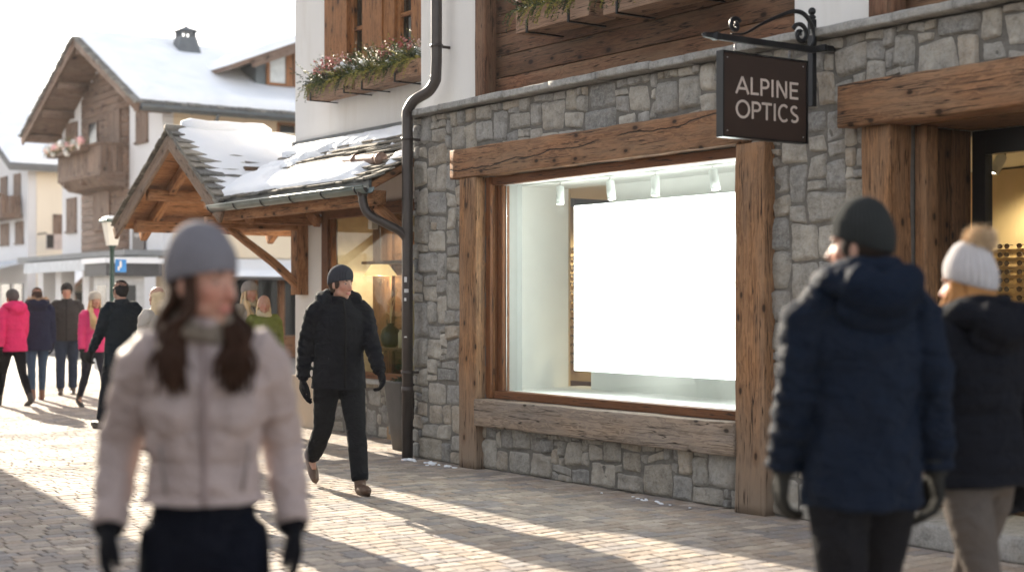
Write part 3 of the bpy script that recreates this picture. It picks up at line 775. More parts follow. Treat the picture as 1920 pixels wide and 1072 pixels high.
# barge boards, purlins, rafters, plates
def barge(x, w, t, dz, name, mat):
    m_ = MB()
    for E0 in (RE, LE):
        d = (AP-E0).normalized()
        beam(m_, E0+Vector((x, 0, dz))-d*.03, AP+Vector((x, 0, dz-.01)), t, w, (0, 0, 1), .004)
    m_.each(name, mat, pro)
barge(-.03, .17, .05, -.10, 'barge_board', wood('grey_barge_board', (.15, .095, .065), (.28, .19, .135), (.24, .20, .17), .5))
barge(.35, .13, .09, -.13, 'rafter_pair', WOODP); barge(1.2, .13, .09, -.13, 'rafter_pair', WOODP); barge(2.2, .13, .09, -.13, 'rafter_pair', WOODP); barge(3.2, .13, .09, -.13, 'rafter_pair', WOODP)
mb = MB()
for (y, z) in ((17.2, 3.38), (16.35, 2.84), (18.1, 2.87)): beam(mb, (7.14, y, z), (11.0, y, z), .11, .14, rough=.005)
mb.each('purlin', WOODP, pro)
mb = MB(); beam(mb, (7.2, 18.66, 2.50), (11, 18.66, 2.50), .13, .15, rough=.006); beam(mb, (7.2, 15.98, 2.50), (8.35, 15.98, 2.50), .12, .14, rough=.006); mb.each('wall_plate', WOODP, pro)
mb = MB(); beam(mb, (8.6, 15.9, 2.5), (8.6, 18.8, 2.5), .13, .14, rough=.006); beam(mb, (10.9, 16.5, 2.5), (10.9, 18.8, 2.5), .13, .14); mb.each('tie_beam', WOODP, pro)
mb = MB(); beam(mb, (10.9, 18.66, 0), (10.9, 18.66, 2.45), .16, .16, (0, 1, 0)); mb.build('porch_post', WOODP, pro)
# curved knee piece under the apex
mb = MB(); mb.sweep(rrect(.06, .08, .01), catmull([(7.5, 17.2, 3.30), (7.5, 16.98, 3.10), (7.5, 16.62, 3.0)], 6), (1, 0, 0), rough=.004); mb.build('knee_brace', WOODP, pro)
# ================================================================ HANGING SIGN AND ITS BRACKET
br = thing('sign_bracket', 'black wrought iron bracket with scrolls fixed to the stone wall above the shop sign', 'bracket', (7.5, 7.03, 2.83))
mb = MB(); mb.box(7.47, 7.51, 7.035, 7.085, 2.83, 3.42); mb.tube([(7.49, 7.06, 3.42), (7.49, 7.06, 3.435), (7.49, 7.06, 3.45)], [.018, .03, .018], 10); mb.ell((7.49, 7.06, 3.475), .027, seg=12, rings=8)
mb.box(7.475, 7.50, 6.93, 7.03, 3.19, 3.235); mb.box(7.50, 7.58, 6.93, 6.96, 3.195, 3.23)
mb.build('wall_bar', IRON, br, bevel=.004)
mb = MB(); mb.box(6.60, 7.47, 7.0, 7.035, 3.185, 3.225)
mb.sweep([(.018, .02), (-.018, .02), (-.018, -.02), (.018, -.02)], [(6.60, 7.0175, 3.205), (6.56, 7.0175, 3.205), (6.53, 7.0175, 3.205), (6.47, 7.0175, 3.205), (6.445, 7.0175, 3.205)], scale=[1, 1.3, .9, .75, .25], smooth=False)
mb.build('arm', IRON, br, bevel=.003)
mb = MB()
def spiral(cx, cz, r0, r1, a0, a1, n=26):
    return [(cx+(r0+(r1-r0)*i/n)*math.cos(a0+(a1-a0)*i/n), 7.0175, cz+(r0+(r1-r0)*i/n)*math.sin(a0+(a1-a0)*i/n)) for i in range(n+1)]
sp1 = spiral(6.74, 3.295, .014, .058, R(-20), R(-20+430+180))
curve = [(7.47, 7.0175, 3.18)]+[(7.485-.0, 7.0175, 3.26)]
rod = catmull([(6.70, 7.0175, 3.235), (6.82, 7.0175, 3.25), (6.98, 7.0175, 3.33), (7.14, 7.0175, 3.40), (7.28, 7.0175, 3.445), (7.38, 7.0175, 3.43), (7.455, 7.0175, 3.35), (7.465, 7.0175, 3.27), (7.44, 7.0175, 3.225)], 6)
mb.sweep([(.014, .007), (-.014, .007), (-.014, -.007), (.014, -.007)], rod, (0, 1, 0), scale=[.35+.65*min(1, i/26) for i in range(len(rod))])
c1 = spiral(6.735, 3.292, .013, .052, R(90), R(-330)); mb.sweep([(.013, .006), (-.013, .006), (-.013, -.006), (.013, -.006)], c1, (0, 1, 0)); mb.ell((6.735, 7.0175, 3.292), .010)
c2 = spiral(7.335, 3.297, .016, .075, R(60), R(420+95)); mb.sweep([(.014, .007), (-.014, .007), (-.014, -.007), (.014, -.007)], c2, (0, 1, 0)); mb.ell((7.335, 7.0175, 3.297), .011)
mb.build('scroll', IRON, br)
sg = thing('hanging_sign', 'dark brown square shop sign lettered ALPINE OPTICS hanging from an iron bracket', 'sign', (6.98, 7.0, 2.57))
mb = MB(); mb.box(6.605, 7.355, 6.985, 7.035, 2.575, 3.105); mb.build('board', SIGN, sg, bevel=.003)
mb = MB()
for (a, b, c, d) in ((6.592, 6.604, 2.563, 3.117), (7.356, 7.368, 2.563, 3.117)): mb.box(a, b, 6.978, 7.042, c, d)
for (c, d) in ((2.563, 2.574), (3.106, 3.117)): mb.box(6.604, 7.356, 6.978, 7.042, c, d)
mb.build('edge_strip', BLACK, sg)
mb = MB()
for x in (6.735, 7.23):
    for i in range(4):
        z = 3.118+.021*i; n = 10
        path = [Vector((x+(.009*math.cos(2*math.pi*k/n) if i % 2 else 0), 7.0175+(0 if i % 2 else .009*math.cos(2*math.pi*k/n)), z+.014*math.sin(2*math.pi*k/n))) for k in range(n+1)]
        mb.tube(path, .0032, 5)
mb.build('chain', simple('steel_chain', (.25, .25, .26), .3, .9), sg)
mb = MB()
for x, z in ((7.325, 3.075), (6.635, 3.075), (7.325, 2.605), (6.635, 2.605)): mb.ell((x, 6.984, z), .005, seg=8, rings=6)
mb.each('rivet', simple('rivet_steel', (.5, .5, .5), .3, .9), sg)
def stroke(mb, pts, w, closed=False):
    """flat letter stroke in the XZ plane, 3 mm proud of the board"""
    pts = [Vector((p[0], p[1])) for p in pts]; n = len(pts); L, Rr = [], []
    for i in range(n):
        a = pts[(i-1) % n] if closed else pts[max(i-1, 0)]; b = pts[(i+1) % n] if closed else pts[min(i+1, n-1)]
        if not closed and 0 < i < n-1 or closed:
            d1, d2 = (pts[i]-a).normalized(), (b-pts[i]).normalized(); d = (d1+d2).normalized(); k = 1/max(.5, d.dot(d1))
        else: d = (b-a).normalized(); k = 1
        nn = Vector((-d.y, d.x))*w/2*k; L.append(pts[i]+nn); Rr.append(pts[i]-nn)
    m_ = n if closed else n-1
    for i in range(m_):
        j_ = (i+1) % n
        q = [L[i], L[j_], Rr[j_], Rr[i]]
        vs = [(p.x, 6.982, p.y) for p in q]+[(p.x, 6.9855, p.y) for p in q]
        mb.add(vs, [(0, 1, 2, 3), (7, 6, 5, 4), (0, 4, 5, 1), (1, 5, 6, 2), (2, 6, 7, 3), (3, 7, 4, 0)])
def arc(cx, cy, rx, ry, a0, a1, n=14): return [(cx+rx*math.cos(R(a0+(a1-a0)*i/n)), cy+ry*math.sin(R(a0+(a1-a0)*i/n))) for i in range(n+1)]
def glyph(ch):   # unit box: width to the letter, height 1
    h = .07
    return {
     'A': [[(0.02, 0), (.5, .97)], [(.98, 0), (.5, .97)], [(.19, .30), (.81, .30)]],
     'L': [[(h, 1), (h, h), (1, h)]],
     'I': [[(.5, 0), (.5, 1)]],
     'T': [[(0, 1-h), (1, 1-h)], [(.5, 1-h), (.5, 0)]],
     'N': [[(h, 0), (h, .98)], [(h, .98), (1-h, .02)], [(1-h, .02), (1-h, 1)]],
     'E': [[(1, h), (h, h), (h, 1-h), (1, 1-h)], [(h, .52), (.92, .52)]],
     'P': [[(h, 0), (h, 1-h), (.5, 1-h)]+arc(.5, .70, .42, .23, 80, -80, 10)+[(.5, .47), (h, .47)]],
     'O': ['c', arc(.5, .5, .45, .465, 0, 345, 24)],
     'C': [arc(.55, .5, .48, .465, 48, 312, 18)],
     'S': [arc(.50, .735, .36, .20, 35, 250, 12)[:-1]+arc(.50, .26, .40, .20, 85, -145, 13)],
    }[ch]
mb = MB(); X0, K = 6.71, .57/628
for txt, spans, zb in (('ALPINE', [(80, 205), (228, 303), (325, 408), (432, 452), (485, 588), (622, 705)], 2.850), ('OPTICS', [(80, 215), (238, 325), (335, 435), (455, 475), (500, 605), (622, 708)], 2.695)):
    for ch, (a, b) in zip(txt, spans):
        g = glyph(ch); cl_ = False
        if g[0] == 'c': g = g[1:]; cl_ = True
        x0, w, hh = X0+(a-80)*K, (b-a)*K, .113
        for s_ in g: stroke(mb, [(x0+p[0]*w, zb+p[1]*hh) for p in s_], .0155, cl_)
mb.build('lettering', LETTER, sg)

# ================================================================ FLOWER BOXES
GREENS = [(.055, .075, .03), (.08, .10, .035), (.035, .05, .025), (.16, .16, .04), (.28, .25, .06)]
def sprig(mb, p, d, L, c, droop=.5, lw=.010, n=9):
    p = Vector(p); d = Vector(d).normalized(); q = p.copy(); s = d.orthogonal().normalized()
    for i in range(n):
        d = (d+Vector((0, 0, -droop/n))+Vector([random.uniform(-.12, .12) for _ in range(3)])).normalized()
        q2 = q+d*L/n
        side = d.cross(Vector((0, 0, 1))); side = side.normalized() if side.length > .01 else Vector((1, 0, 0)); up = side.cross(d)
        k = random.uniform(.75, 1.3); cc = tuple(x*k for x in c)
        for sg_ in (1, -1):
            for _ in range(2):
                o = (side*sg_+up*random.uniform(-.7, .9)+d*.8).normalized(); l = lw*random.uniform(1.6, 3.2)*(1-.4*i/n); w = d.cross(o).normalized()*lw*.32
                b = q.lerp(q2, random.random())
                mb.add([b, b+o*l*.5+w, b+o*l, b+o*l*.5-w], [(0, 1, 2, 3)], None, cc)
        q = q2
    return q
def flower_box(x0, x1, y0, y1, zb, h, label, group, snowy=True, yellow=.25, seed=1, brackets=(), flowers=True, lush=1.0, mat=None):
    random.seed(seed)
    t = thing('flower_box', label, 'flower box', (x0, (y0+y1)/2, zb), group=group); s = .018
    mb = MB(); mb.box(x0, x0+s, y0, y1, zb, zb+h); mb.box(x1-s, x1, y0, y1, zb, zb+h); mb.box(x0+s, x1-s, y0, y0+s, zb, zb+h); mb.box(x0+s, x1-s, y1-s, y1, zb, zb+h); mb.box(x0+s, x1-s, y0+s, y1-s, zb+.003, zb+s)
    mb.build('trough', mat or wood('box_timber', (.16, .085, .05), (.34, .20, .125), (.3, .22, .17), .5, gs=.8), t, bevel=.003)
    mb = MB()
    for y in brackets:
        mb.box(x0-.012, x0-.004, y-.012, y+.012, zb-.01, zb+h*.45); mb.box(x0-.012, x1+.10, y-.012, y+.012, zb-.016, zb-.005)
    if brackets: mb.each('bracket', IRON, t)
    mb = MB(); mb.box(x0+s, x1-s, y0+s, y1-s, zb+s, zb+h-.03); mb.build('soil', simple('soil', (.03, .022, .016), .95), t)
    mb = MB(); W = x1-x0
    n = int(190*(y1-y0)*lush)
    for i in range(n):
        y = random.uniform(y0+.02, y1-.02); x = random.uniform(x0+.02, x1-.03); c = random.choice(GREENS[:3]) if random.random() > yellow else random.choice(GREENS[3:])
        up = random.uniform(.3, 1.6)
        sprig(mb, (x, y, zb+h-.03), (random.uniform(-1.0, .5), random.uniform(-.8, .8), up), random.uniform(.16, .40), c, random.uniform(.1, 1.3), lw=.017)
    for i in range(int(34*(y1-y0)*lush)):   # trailing over the front
        y = random.uniform(y0, y1); sprig(mb, (x0+.01, y, zb+h), (-1, random.uniform(-.5, .5), .2), random.uniform(.16, .32), random.choice(GREENS[1:]), 2.4, lw=.016)
    mb.build('foliage', LEAF, t)
    if flowers:
        mb = MB()
        for i in range(int(6*(y1-y0))+1):
            cy = random.uniform(y0+.08, y1-.08); cx = random.uniform(x0+.02, x1-.06); col = random.choice([(.42, .12, .10), (.50, .22, .20), (.34, .08, .07), (.55, .38, .33)])
            for k in range(64):
                p = (cx+random.gauss(0, .04), cy+random.gauss(0, .07), zb+h+.10+abs(random.gauss(.05, .06)))
                q = random.uniform(.7, 1.3); mb.ell(p, random.uniform(.008, .015), seg=6, rings=4, cv=tuple(v*q for v in col))
        mb.build('berries', BERRY, t)['kind'] = 'stuff'
    if snowy:
        mb = MB()
        for i in range(int(5*(y1-y0))+1):
            cy = random.uniform(y0+.04, y1-.04); cx = random.uniform(x0, x1-.08); z = zb+h+random.uniform(.06, .15)
            for k in range(4): mb.ell((cx+random.gauss(0, .022), cy+random.gauss(0, .04), z+random.gauss(0, .01)), (random.uniform(.025, .045), random.uniform(.03, .06), random.uniform(.018, .03)), seg=10, rings=7, rough=.5, nf=40)
        mb.build('snow_cap', SNOW, t)['kind'] = 'stuff'
    return t
G1 = 'flower boxes on the shop building'
flower_box(8.05, 8.31, 14.43, 15.51, 3.85, .17, 'wooden window box with red berries at the far end of the white wall', G1, seed=3, brackets=(14.6, 15.4))
flower_box(8.05, 8.31, 13.05, 14.36, 3.84, .18, 'wooden window box beside the downpipe with yellow green sprigs and snow', G1, seed=8, brackets=(13.5, 14.2), yellow=.4)
flower_box(7.38, 7.66, 9.36, 10.37, 3.80, .20, 'reddish timber flower box on the cladding with yellow sprigs over its left end', G1, seed=12, brackets=(9.62, 10.2), yellow=.5)
flower_box(7.38, 7.66, 7.95, 9.18, 3.77, .20, 'reddish timber flower box on the cladding nearest the hanging sign', G1, seed=13, brackets=(9.0, 8.2), yellow=.1)
mb = MB()     # window above the right-hand boxes
mb.box(7.72, 7.79, 8.0, 10.3, 3.98, 4.12); mb.build('window_sill', WOODC, bld)
random.seed(77)

# ================================================================ SHOP WINDOW CONTENTS
t = thing('display_screen', 'large blank white lit screen hanging inside the shop window', 'screen', (8.2, 9.25, .72))
mb = MB(); mb.box(8.2, 8.205, 7.86, 10.615, .895, 2.372); mb.build('screen_face', BOARD, t)
mb = MB(); mb.box(8.206, 8.235, 7.855, 10.62, .89, 2.377); mb.build('casing', simple('grey_casing', (.35, .36, .36), .5), t)
mb = MB()
for y in (8.4, 10.1): mb.tube([(8.22, y, 2.377), (8.22, y, 2.58)], .003, 6)
mb.build('wire', IRON, t)
spots = [(10.56, 0, 'white spotlight hanging straight down at the left end of the shop window'), (9.86, .16, 'white spotlight tilted to the right, above the left part of the white screen'), (9.27, 0, 'white spotlight hanging straight down above the middle of the white screen'), (8.59, .24, 'white spotlight tilted most, beside the right window post')]
mb = MB(); mb.box(7.985, 8.015, 7.75, 11.28, 2.572, 2.584); tr = mb.build('ceiling_track', WHITE, bld)
for y, tilt, lab in spots:
    t = thing('spotlight', lab, 'spotlight', (8.0, y, 2.57), group='spotlights in the shop window')
    mb = MB(); mb.tube([(0, 0, 0), (0, 0, -.045)], .008, 8); mb.build('stem', simple('chrome', (.6, .6, .6), .25, .9), t, local=True)
    c, s = math.cos(tilt), math.sin(tilt)
    mb = MB(); mb.tube([(0, .0, -.03), (0, -s*.03, -.035), (0, -s*.165, -.035-c*.155)], [.018, .036, .036], 18); mb.build('housing', simple('spotlight_paint', (.52, .54, .53), .5, var=.02), t, local=True)
    mb = MB(); e = Vector((0, -s*.1655, -.0355-c*.1555)); d = Vector((0, -s, -c)); mb.tube([e, e+d*.002], .028, 16); mb.build('lamp_face', BULB, t, local=True)
    ld = bpy.data.lights.new('spotlight_lamp', 'POINT'); ld.energy = 1.0; ld.shadow_soft_size = .03; ld.color = (1, .98, .95)
    lo = bpy.data.objects.new('spotlight_lamp', ld); link(lo); lo.location = Vector((8.0, y, 2.57))+e+d*.06; lo.rotation_euler = (tilt, 0, 0)
for y in (8.6, 9.9):  # added point lights, no real fixture: brighten the recess wall behind the screen
    ld = bpy.data.lights.new('recess_fill_light', 'POINT'); ld.energy = .8; ld.shadow_soft_size = .05; ld.color = (1, .99, .97)
    lo = bpy.data.objects.new('recess_fill_light', ld); link(lo); lo.location = (8.36, y, 1.15)
t = thing('spotlight', 'white ceiling spotlight seen through the shop door', 'spotlight', (9.3, 6.85, 2.62), group='spotlights in the shop')
mb = MB(); mb.tube([(0, 0, 0), (0, 0, -.04)], .008, 8); mb.build('stem', BLACK, t, local=True)
mb = MB(); mb.tube([(0, 0, -.03), (-.015, .02, -.05), (-.06, .06, -.16)], [.02, .04, .042], 16); mb.build('housing', WHITE, t, local=True)
mb = MB(); mb.tube([(-.0605, .0605, -.161), (-.061, .061, -.164)], .034, 14); mb.build('lamp_face', BULB, t, local=True)
for (x, y, e) in ((10.15, 7.35, 9), (9.5, 5.6, 14), (9.4, 9.5, 12), (9.9, 13.4, 16)):
    ld = bpy.data.lights.new('shop_ceiling_lamp', 'SPOT'); ld.energy = e*1.6; ld.spot_size = R(150); ld.spot_blend = .8; ld.shadow_soft_size = .08; ld.color = (1, .80, .52)
    lo = bpy.data.objects.new('shop_ceiling_lamp', ld); link(lo); lo.location = (x, y, 2.5)
# sunglasses on racks
def glasses_mesh():
    mb = MB()
    for s_ in (-1, 1):
        ring = [(s_*.034+.024*math.cos(a)*(1+.1*math.cos(a)), 0, .019*math.sin(a)) for a in [2*math.pi*i/14 for i in range(14)]]
        mb.prism([(x, -.002, z) for x, _, z in ring], (0, .003, 0)); mb.tube([Vector(p)+Vector((0, -.003, 0)) for p in ring]+[Vector(ring[0])+Vector((0, -.003, 0))], .003, 5)
        mb.tube([(s_*.062, 0, .010), (s_*.064, .06, .008), (s_*.060, .11, -.006)], .0025, 5)
    mb.tube([(-.012, -.002, .006), (0, -.005, .010), (.012, -.002, .006)], .0026, 5)
    return mb
gm = None
def rack(label, X, ys, zs, glabel, group):
    global gm
    t = thing('eyewear_rack', label, 'display rack', (X, ys[0], zs[0]-.05))
    mb = MB()
    for z in zs: mb.box(X-.03, X-.001, min(ys)-.12, max(ys)+.12, z-.026, z-.022)
    mb.build('shelf', simple('rack_ledge', (.55, .40, .22), .5), t)
    for z in zs:
        for y in ys:
            if gm is None:
                o = glasses_mesh().build('sunglasses', simple('dark_acetate', (.035, .018, .010), .25)); gm = o
            else: o = gm.copy(); link(o)
            tag(o, glabel, 'sunglasses', group)
            o.location = (X-.04, y, z); o.rotation_euler = (0, 0, -R(90)+random.uniform(-.1, .1))
rack('lit wall rack of sunglasses seen through the shop door', 10.5, [7.72-.19*i for i in range(4)], [1.97-.071*i for i in range(7)], 'dark framed sunglasses in the rows on the lit rack behind the shop door', 'sunglasses on the rack behind the door')
rack('lit wall rack of glasses seen beside the white screen', 10.5, [13.75-.17*i for i in range(2)], [2.12-.1*i for i in range(14)], 'dark framed glasses in the narrow column left of the white screen', 'glasses left of the white screen')

# ================================================================ BAY WINDOW CONTENTS
t = thing('pendant_lamp', 'yellow glowing pendant lamp behind the bay window', 'lamp', (8.8, 15.1, 1.82))
mb = MB(); mb.tube([(8.8, 15.1, 1.98), (8.8, 15.1, 1.95), (8.8, 15.1, 1.82)], [.04, .10, .20], 20); mb.build('lamp_shade', SHADE, t)
mb = MB(); mb.tube([(8.8, 15.1, 1.98), (8.8, 15.1, 2.56)], .004, 5); mb.build('cord', IRON, t)
ld = bpy.data.lights.new('pendant_bulb', 'POINT'); ld.energy = 3; ld.shadow_soft_size = .05; ld.color = (1, .78, .5); lo = bpy.data.objects.new('pendant_bulb', ld); link(lo); lo.location = (8.8, 15.1, 1.78)
ld = bpy.data.lights.new('bay_ceiling_lamp', 'SPOT'); ld.energy = 13; ld.spot_size = R(140); ld.spot_blend = .8; ld.color = (1, .86, .66); lo = bpy.data.objects.new('bay_ceiling_lamp', ld); link(lo); lo.location = (8.7, 14.9, 2.5)
t = thing('vase', 'dark round vase holding a bare pale branch in the bay window', 'vase', (8.7, 14.7, .995))
mb = MB(); mb.tube([(8.7, 14.7, .995), (8.7, 14.7, 1.03), (8.7, 14.7, 1.11), (8.7, 14.7, 1.2), (8.7, 14.7, 1.24), (8.7, 14.7, 1.27)], [.06, .10, .12, .10, .04, .045], 18); mb.build('pot', simple('dark_glaze', (.02, .018, .016), .25), t)
mb = MB(); mb.tube(catmull([(8.7, 14.7, 1.2), (8.69, 14.66, 1.38), (8.68, 14.58, 1.52), (8.67, 14.50, 1.66)], 4), [.010]*6+[.006]*7, 6)
for i in range(16): z = 1.32+.02*i; mb.tube([(8.69, 14.7-.2*(z-1.2)**1.5, z), (8.69+random.uniform(-.04, .04), 14.7-.2*(z-1.2)-random.uniform(-.06, .06), z+.04)], [.004, .007], 5)
mb.build('branch', simple('pale_branch', (.55, .42, .25), .7), t)
t = thing('jar', 'pale beige jar beside the dark vase in the bay window', 'jar', (8.7, 14.42, .995))
mb = MB(); mb.tube([(8.7, 14.42, .995), (8.7, 14.42, 1.16), (8.7, 14.42, 1.19), (8.7, 14.42, 1.20)], [.055, .055, .04, .045], 14); mb.build('body', simple('pale_jar', (.5, .42, .3), .5), t)
mb = MB(); mb.tube([(8.7, 14.42, 1.20), (8.7, 14.42, 1.225)], .05, 14); mb.build('lid', WOODF, t)
for (yy, zz, lab, c_) in ((14.85, .66, 'green glass bottle on the floor of the bay window display', (.03, .07, .04)), (15.0, .66, 'brown bottle on the floor of the bay window display', (.12, .05, .02))):
    t = thing('bottle', lab, 'bottle', (8.68, yy, .64), group='bottles in the bay window')
    mb = MB(); mb.tube([(0, 0, 0), (0, 0, .16), (0, 0, .20), (0, 0, .27)], [.035, .035, .012, .012], 12); mb.build('glass_body', simple('bottle_glass', c_, .1), t, local=True)
    mb = MB(); mb.tube([(0, 0, .27), (0, 0, .30)], .014, 10); mb.build('cap', simple('bottle_cap', (.5, .4, .2), .3, .6), t, local=True)
t = thing('potted_plant', 'dark green potted plant low in the bay window corner', 'plant', (8.72, 14.35, .64))
mb = MB(); mb.tube([(8.72, 14.35, .64), (8.72, 14.35, .78)], [.07, .09], 14); mb.build('pot', simple('clay_pot', (.3, .15, .08), .8), t)
mb = MB()
for i in range(60): sprig(mb, (8.72, 14.35, .76), (random.uniform(-1, 1), random.uniform(-1, 1), random.uniform(.3, 1.2)), random.uniform(.08, .18), (.03, .06, .02), 1.0, .014)
mb.build('foliage', LEAF, t)
t = thing('planter', 'tall dark tapered planter standing behind the downpipe', 'planter', (7.92, 13.05, 0))
mb = MB(); mb.sweep(rrect(.36, .36, .03), [(7.92, 13.05, 0), (7.92, 13.05, .3), (7.92, 13.05, .68), (7.92, 13.05, .70)], (0, 1, 0), scale=[.62, .8, 1, 1.04]); mb.build('tub', simple('grey_tub', (.07, .065, .06), .6, 0, (20, .2, .01)), t)
mb = MB()
for i in range(40): sprig(mb, (7.92+random.uniform(-.1, .1), 13.05+random.uniform(-.1, .1), .68), (random.uniform(-1, 1), random.uniform(-1, 1), 1), random.uniform(.08, .16), GREENS[2], .8, .012)
mb.build('foliage', LEAF, t)
t = thing('wall_lantern', 'small pale square lamp hanging under the canopy eave', 'lamp', (8.1, 14.05, 2.34))
mb = MB(); mb.box(8.06, 8.14, 14.01, 14.09, 2.30, 2.40); mb.build('housing', simple('pale_lamp', (.55, .50, .40), .5), t, bevel=.004)
mb = MB(); mb.box(8.095, 8.105, 14.045, 14.055, 2.40, 2.98); mb.build('hanger', IRON, t)
# lumps of old snow at the foot of the wall
t = MB()
for i in range(16): t.ell((7.42+random.gauss(0, .05), 11.9+random.gauss(0, .22), .004), (random.uniform(.01, .04), random.uniform(.015, .05), random.uniform(.006, .016)), seg=10, rings=6, rough=.5, nf=30)
tag(t.build('snow_remnant', SNOW), 'small crumbs of white snow on the paving at the foot of the downpipe', 'snow', kind='stuff')

t = MB()
for i in range(14): t.ell((7.38+random.gauss(0, .04), 8.6+random.gauss(0, .25), .003), (random.uniform(.006, .02), random.uniform(.008, .028), random.uniform(.004, .009)), seg=8, rings=5, rough=.5, nf=40)
tag(t.build('snow_remnant', SNOW), 'thin crumbs of old snow on the paving under the sill beam', 'snow', kind='stuff')
# ================================================================ STREET LAMP
t = thing('street_lamp', 'green street lamp with white tapered lantern in front of the far chalet', 'street lamp', (9.0, 24.4, 0))
LG = simple('lamp_green', (.025, .06, .05), .45, .3)
mb = MB(); mb.tube([(9, 24.4, 0), (9, 24.4, .5), (9, 24.4, .55), (9, 24.4, 2.30), (9, 24.4, 2.42), (9, 24.4, 2.47)], [.08, .075, .045, .038, .04, .075], 12); mb.build('pole', LG, t)
mb = MB(); mb.sweep([(.5, .5), (-.5, .5), (-.5, -.5), (.5, -.5)], [(9, 24.4, 2.47), (9, 24.4, 2.86)], (0, 1, 0), scale=[.15, .26], smooth=False); mb.build('lantern_glass', simple('milk_glass', (.72, .72, .66), .4, var=.02), t)
mb = MB(); mb.sweep([(.5, .5), (-.5, .5), (-.5, -.5), (.5, -.5)], [(9, 24.4, 2.862), (9, 24.4, 2.90), (9, 24.4, 2.96)], (0, 1, 0), scale=[.34, .33, .12], smooth=False); mb.build('lantern_cap', LG, t)
mb = MB(); mb.sweep(rrect(.30, .30, .03), [(9, 24.4, 2.903), (9, 24.4, 2.945), (9, 24.4, 2.965)], (0, 1, 0), scale=[1.02, .9, .5]); mb.build('snow_cap', SNOW, t)
t = thing('street_sign', 'small blue and white sign fixed to the street lamp pole', 'sign', (9.1, 24.35, 2.0))
mb = MB(); mb.box(9.045, 9.235, 24.36, 24.375, 2.02, 2.24); mb.build('panel', simple('sign_blue', (.02, .22, .60), .5), t)
mb = MB(); stroke_pts = [(9.12, 2.06), (9.15, 2.20)]
mb.box(9.085, 9.115, 24.352, 24.358, 2.05, 2.12); mb.box(9.115, 9.15, 24.352, 24.358, 2.10, 2.21); mb.build('symbol', WHITE, t)

# ================================================================ FAR CHALET
TILE = [(.16, .15, .14), (.2, .19, .17), (.12, .115, .11)]
ch = thing('chalet', 'timber and white chalet with flowered balcony, deep snowy roof and lantern chimney', 'house', (15, 40, 0))
def pent(X, ya, yb, zt, zp, yp, z0, th, cuts=None):
    """gable wall outline between ya and yb under a roof of eave height zt and peak zp at yp"""
    def rz(y):
        return zp-(zp-zt)*abs(y-yp)/(yp-36.5)
    pts = [(X, ya, z0), (X, yb, z0), (X, yb, rz(yb))]
    if ya < yp < yb: pts.append((X, yp, zp))
    pts.append((X, ya, rz(ya)))
    m_ = MB(); m_.prism(pts, (th, 0, 0)); return m_
pent(14.8, 36.5, 38.79, 6.68, 8.60, 40.3, 2.7, .3).build('white_gable_wall', BLUEW, ch)
pent(14.8, 42.5, 44.3, 6.68, 8.60, 40.3, 2.7, .3).build('white_gable_wall', BLUEW, ch)
pent(14.8, 38.79, 42.5, 6.68, 8.60, 40.3, 2.7, .28).build('gable_core', BLUEW, ch)
mb = MB(); z = 2.8
while z < 8.5:
    y0_, y1_ = 38.80, 42.49
    if z > 7.2: k = (z+.1-6.68)/(8.60-6.68); y0_ = max(y0_, 36.5+k*3.8+.12); y1_ = min(y1_, 44.1-k*3.8-.12)
    if y1_-y0_ > .3: k = random.uniform(.85, 1.15); beam(mb, (14.775, y0_, z+.1), (14.775, y1_, z+.1), .045, .19, rough=.002, step=1.2, cv=(k, k, k), div=0)
    z += .2
mb.build('timber_gable', WOODD, ch)
mb = MB(); wall_y(mb, 36.5, .3, 15.1, 25, 2.7, 6.7, [(18.11, 18.62, 5.95, 6.32), (19.6, 20.3, 5.7, 6.4)])
mb.build('cream_wall', CREAM, ch)
mb = MB(); mb.box(15.1, 25, 36.8, 44.3, 2.7, 6.6); mb.box(15.5, 25, 37.4, 44.0, 0, 2.7); mb.build('core', BEIGE, ch)
rfm = MB()
rp = [(40.27, 8.79), (35.6, 6.47), (45.0, 6.47)]
rfm.prism([(13.8, 40.27, 8.79), (13.8, 35.6, 6.47), (13.8, 35.6, 6.33), (13.8, 40.27, 8.62), (13.8, 45.0, 6.33), (13.8, 45.0, 6.47)], (12, 0, 0))
crf = rfm.build('roof', WOODD, ch)
cu1 = Vector((0, 4.67, 2.32)); cu2 = Vector((0, -4.73, 2.32))
mb = MB()
for i in range(62):
    p = Vector((13.8, 35.6, 6.47))+cu1*(i/62); k = random.uniform(.7, 1.2); c = tuple(q*k for q in random.choice(TILE))
    plain(mb, p+Vector((-.06-random.uniform(0, .05), 0, .03)), p+Vector((.3, 0, .03)), .13, .04, cv=c)
    p = Vector((13.8, 45.0, 6.47))+cu2*(i/62); plain(mb, p+Vector((-.06-random.uniform(0, .05), 0, .03)), p+Vector((.3, 0, .03)), .13, .04, cv=c)
for i in range(60):
    x = 13.8+i*.2; k = random.uniform(.6, 1.2); c = tuple(q*k for q in random.choice(TILE))
    plain(mb, (x, 35.55-random.uniform(0, .06), 6.50), (x, 36.0, 6.72), .17, .045, cv=c)
mb.build('slab_tiles', SLATE, crf)
def chs(a, b):
    e = min(1, max(0, (a-.12-.05*nz((b*3, 1, 1), 1))/.3), max(0, (b-.12-.06*nz((a*2, 3, 1), 1))/.25)); L_ = cu1.length
    t = (.24+.05*nz((a*.8, b*.8, 3), 1))*max(e, 0)**.5
    if b > L_-.5 and (3.0 < a < 5.3 or 6.8 < a): t -= .35*(b-L_+.5)/.5*max(0, nz((a*.9, 2, 2), 1)+.5)
    return t+.02 if e > 0 else -.03
mb = MB(); snow_sheet(mb, (13.78, 35.58, 6.50), (1, 0, 0), cu1, 12, cu1.length, chs, 150, 60)
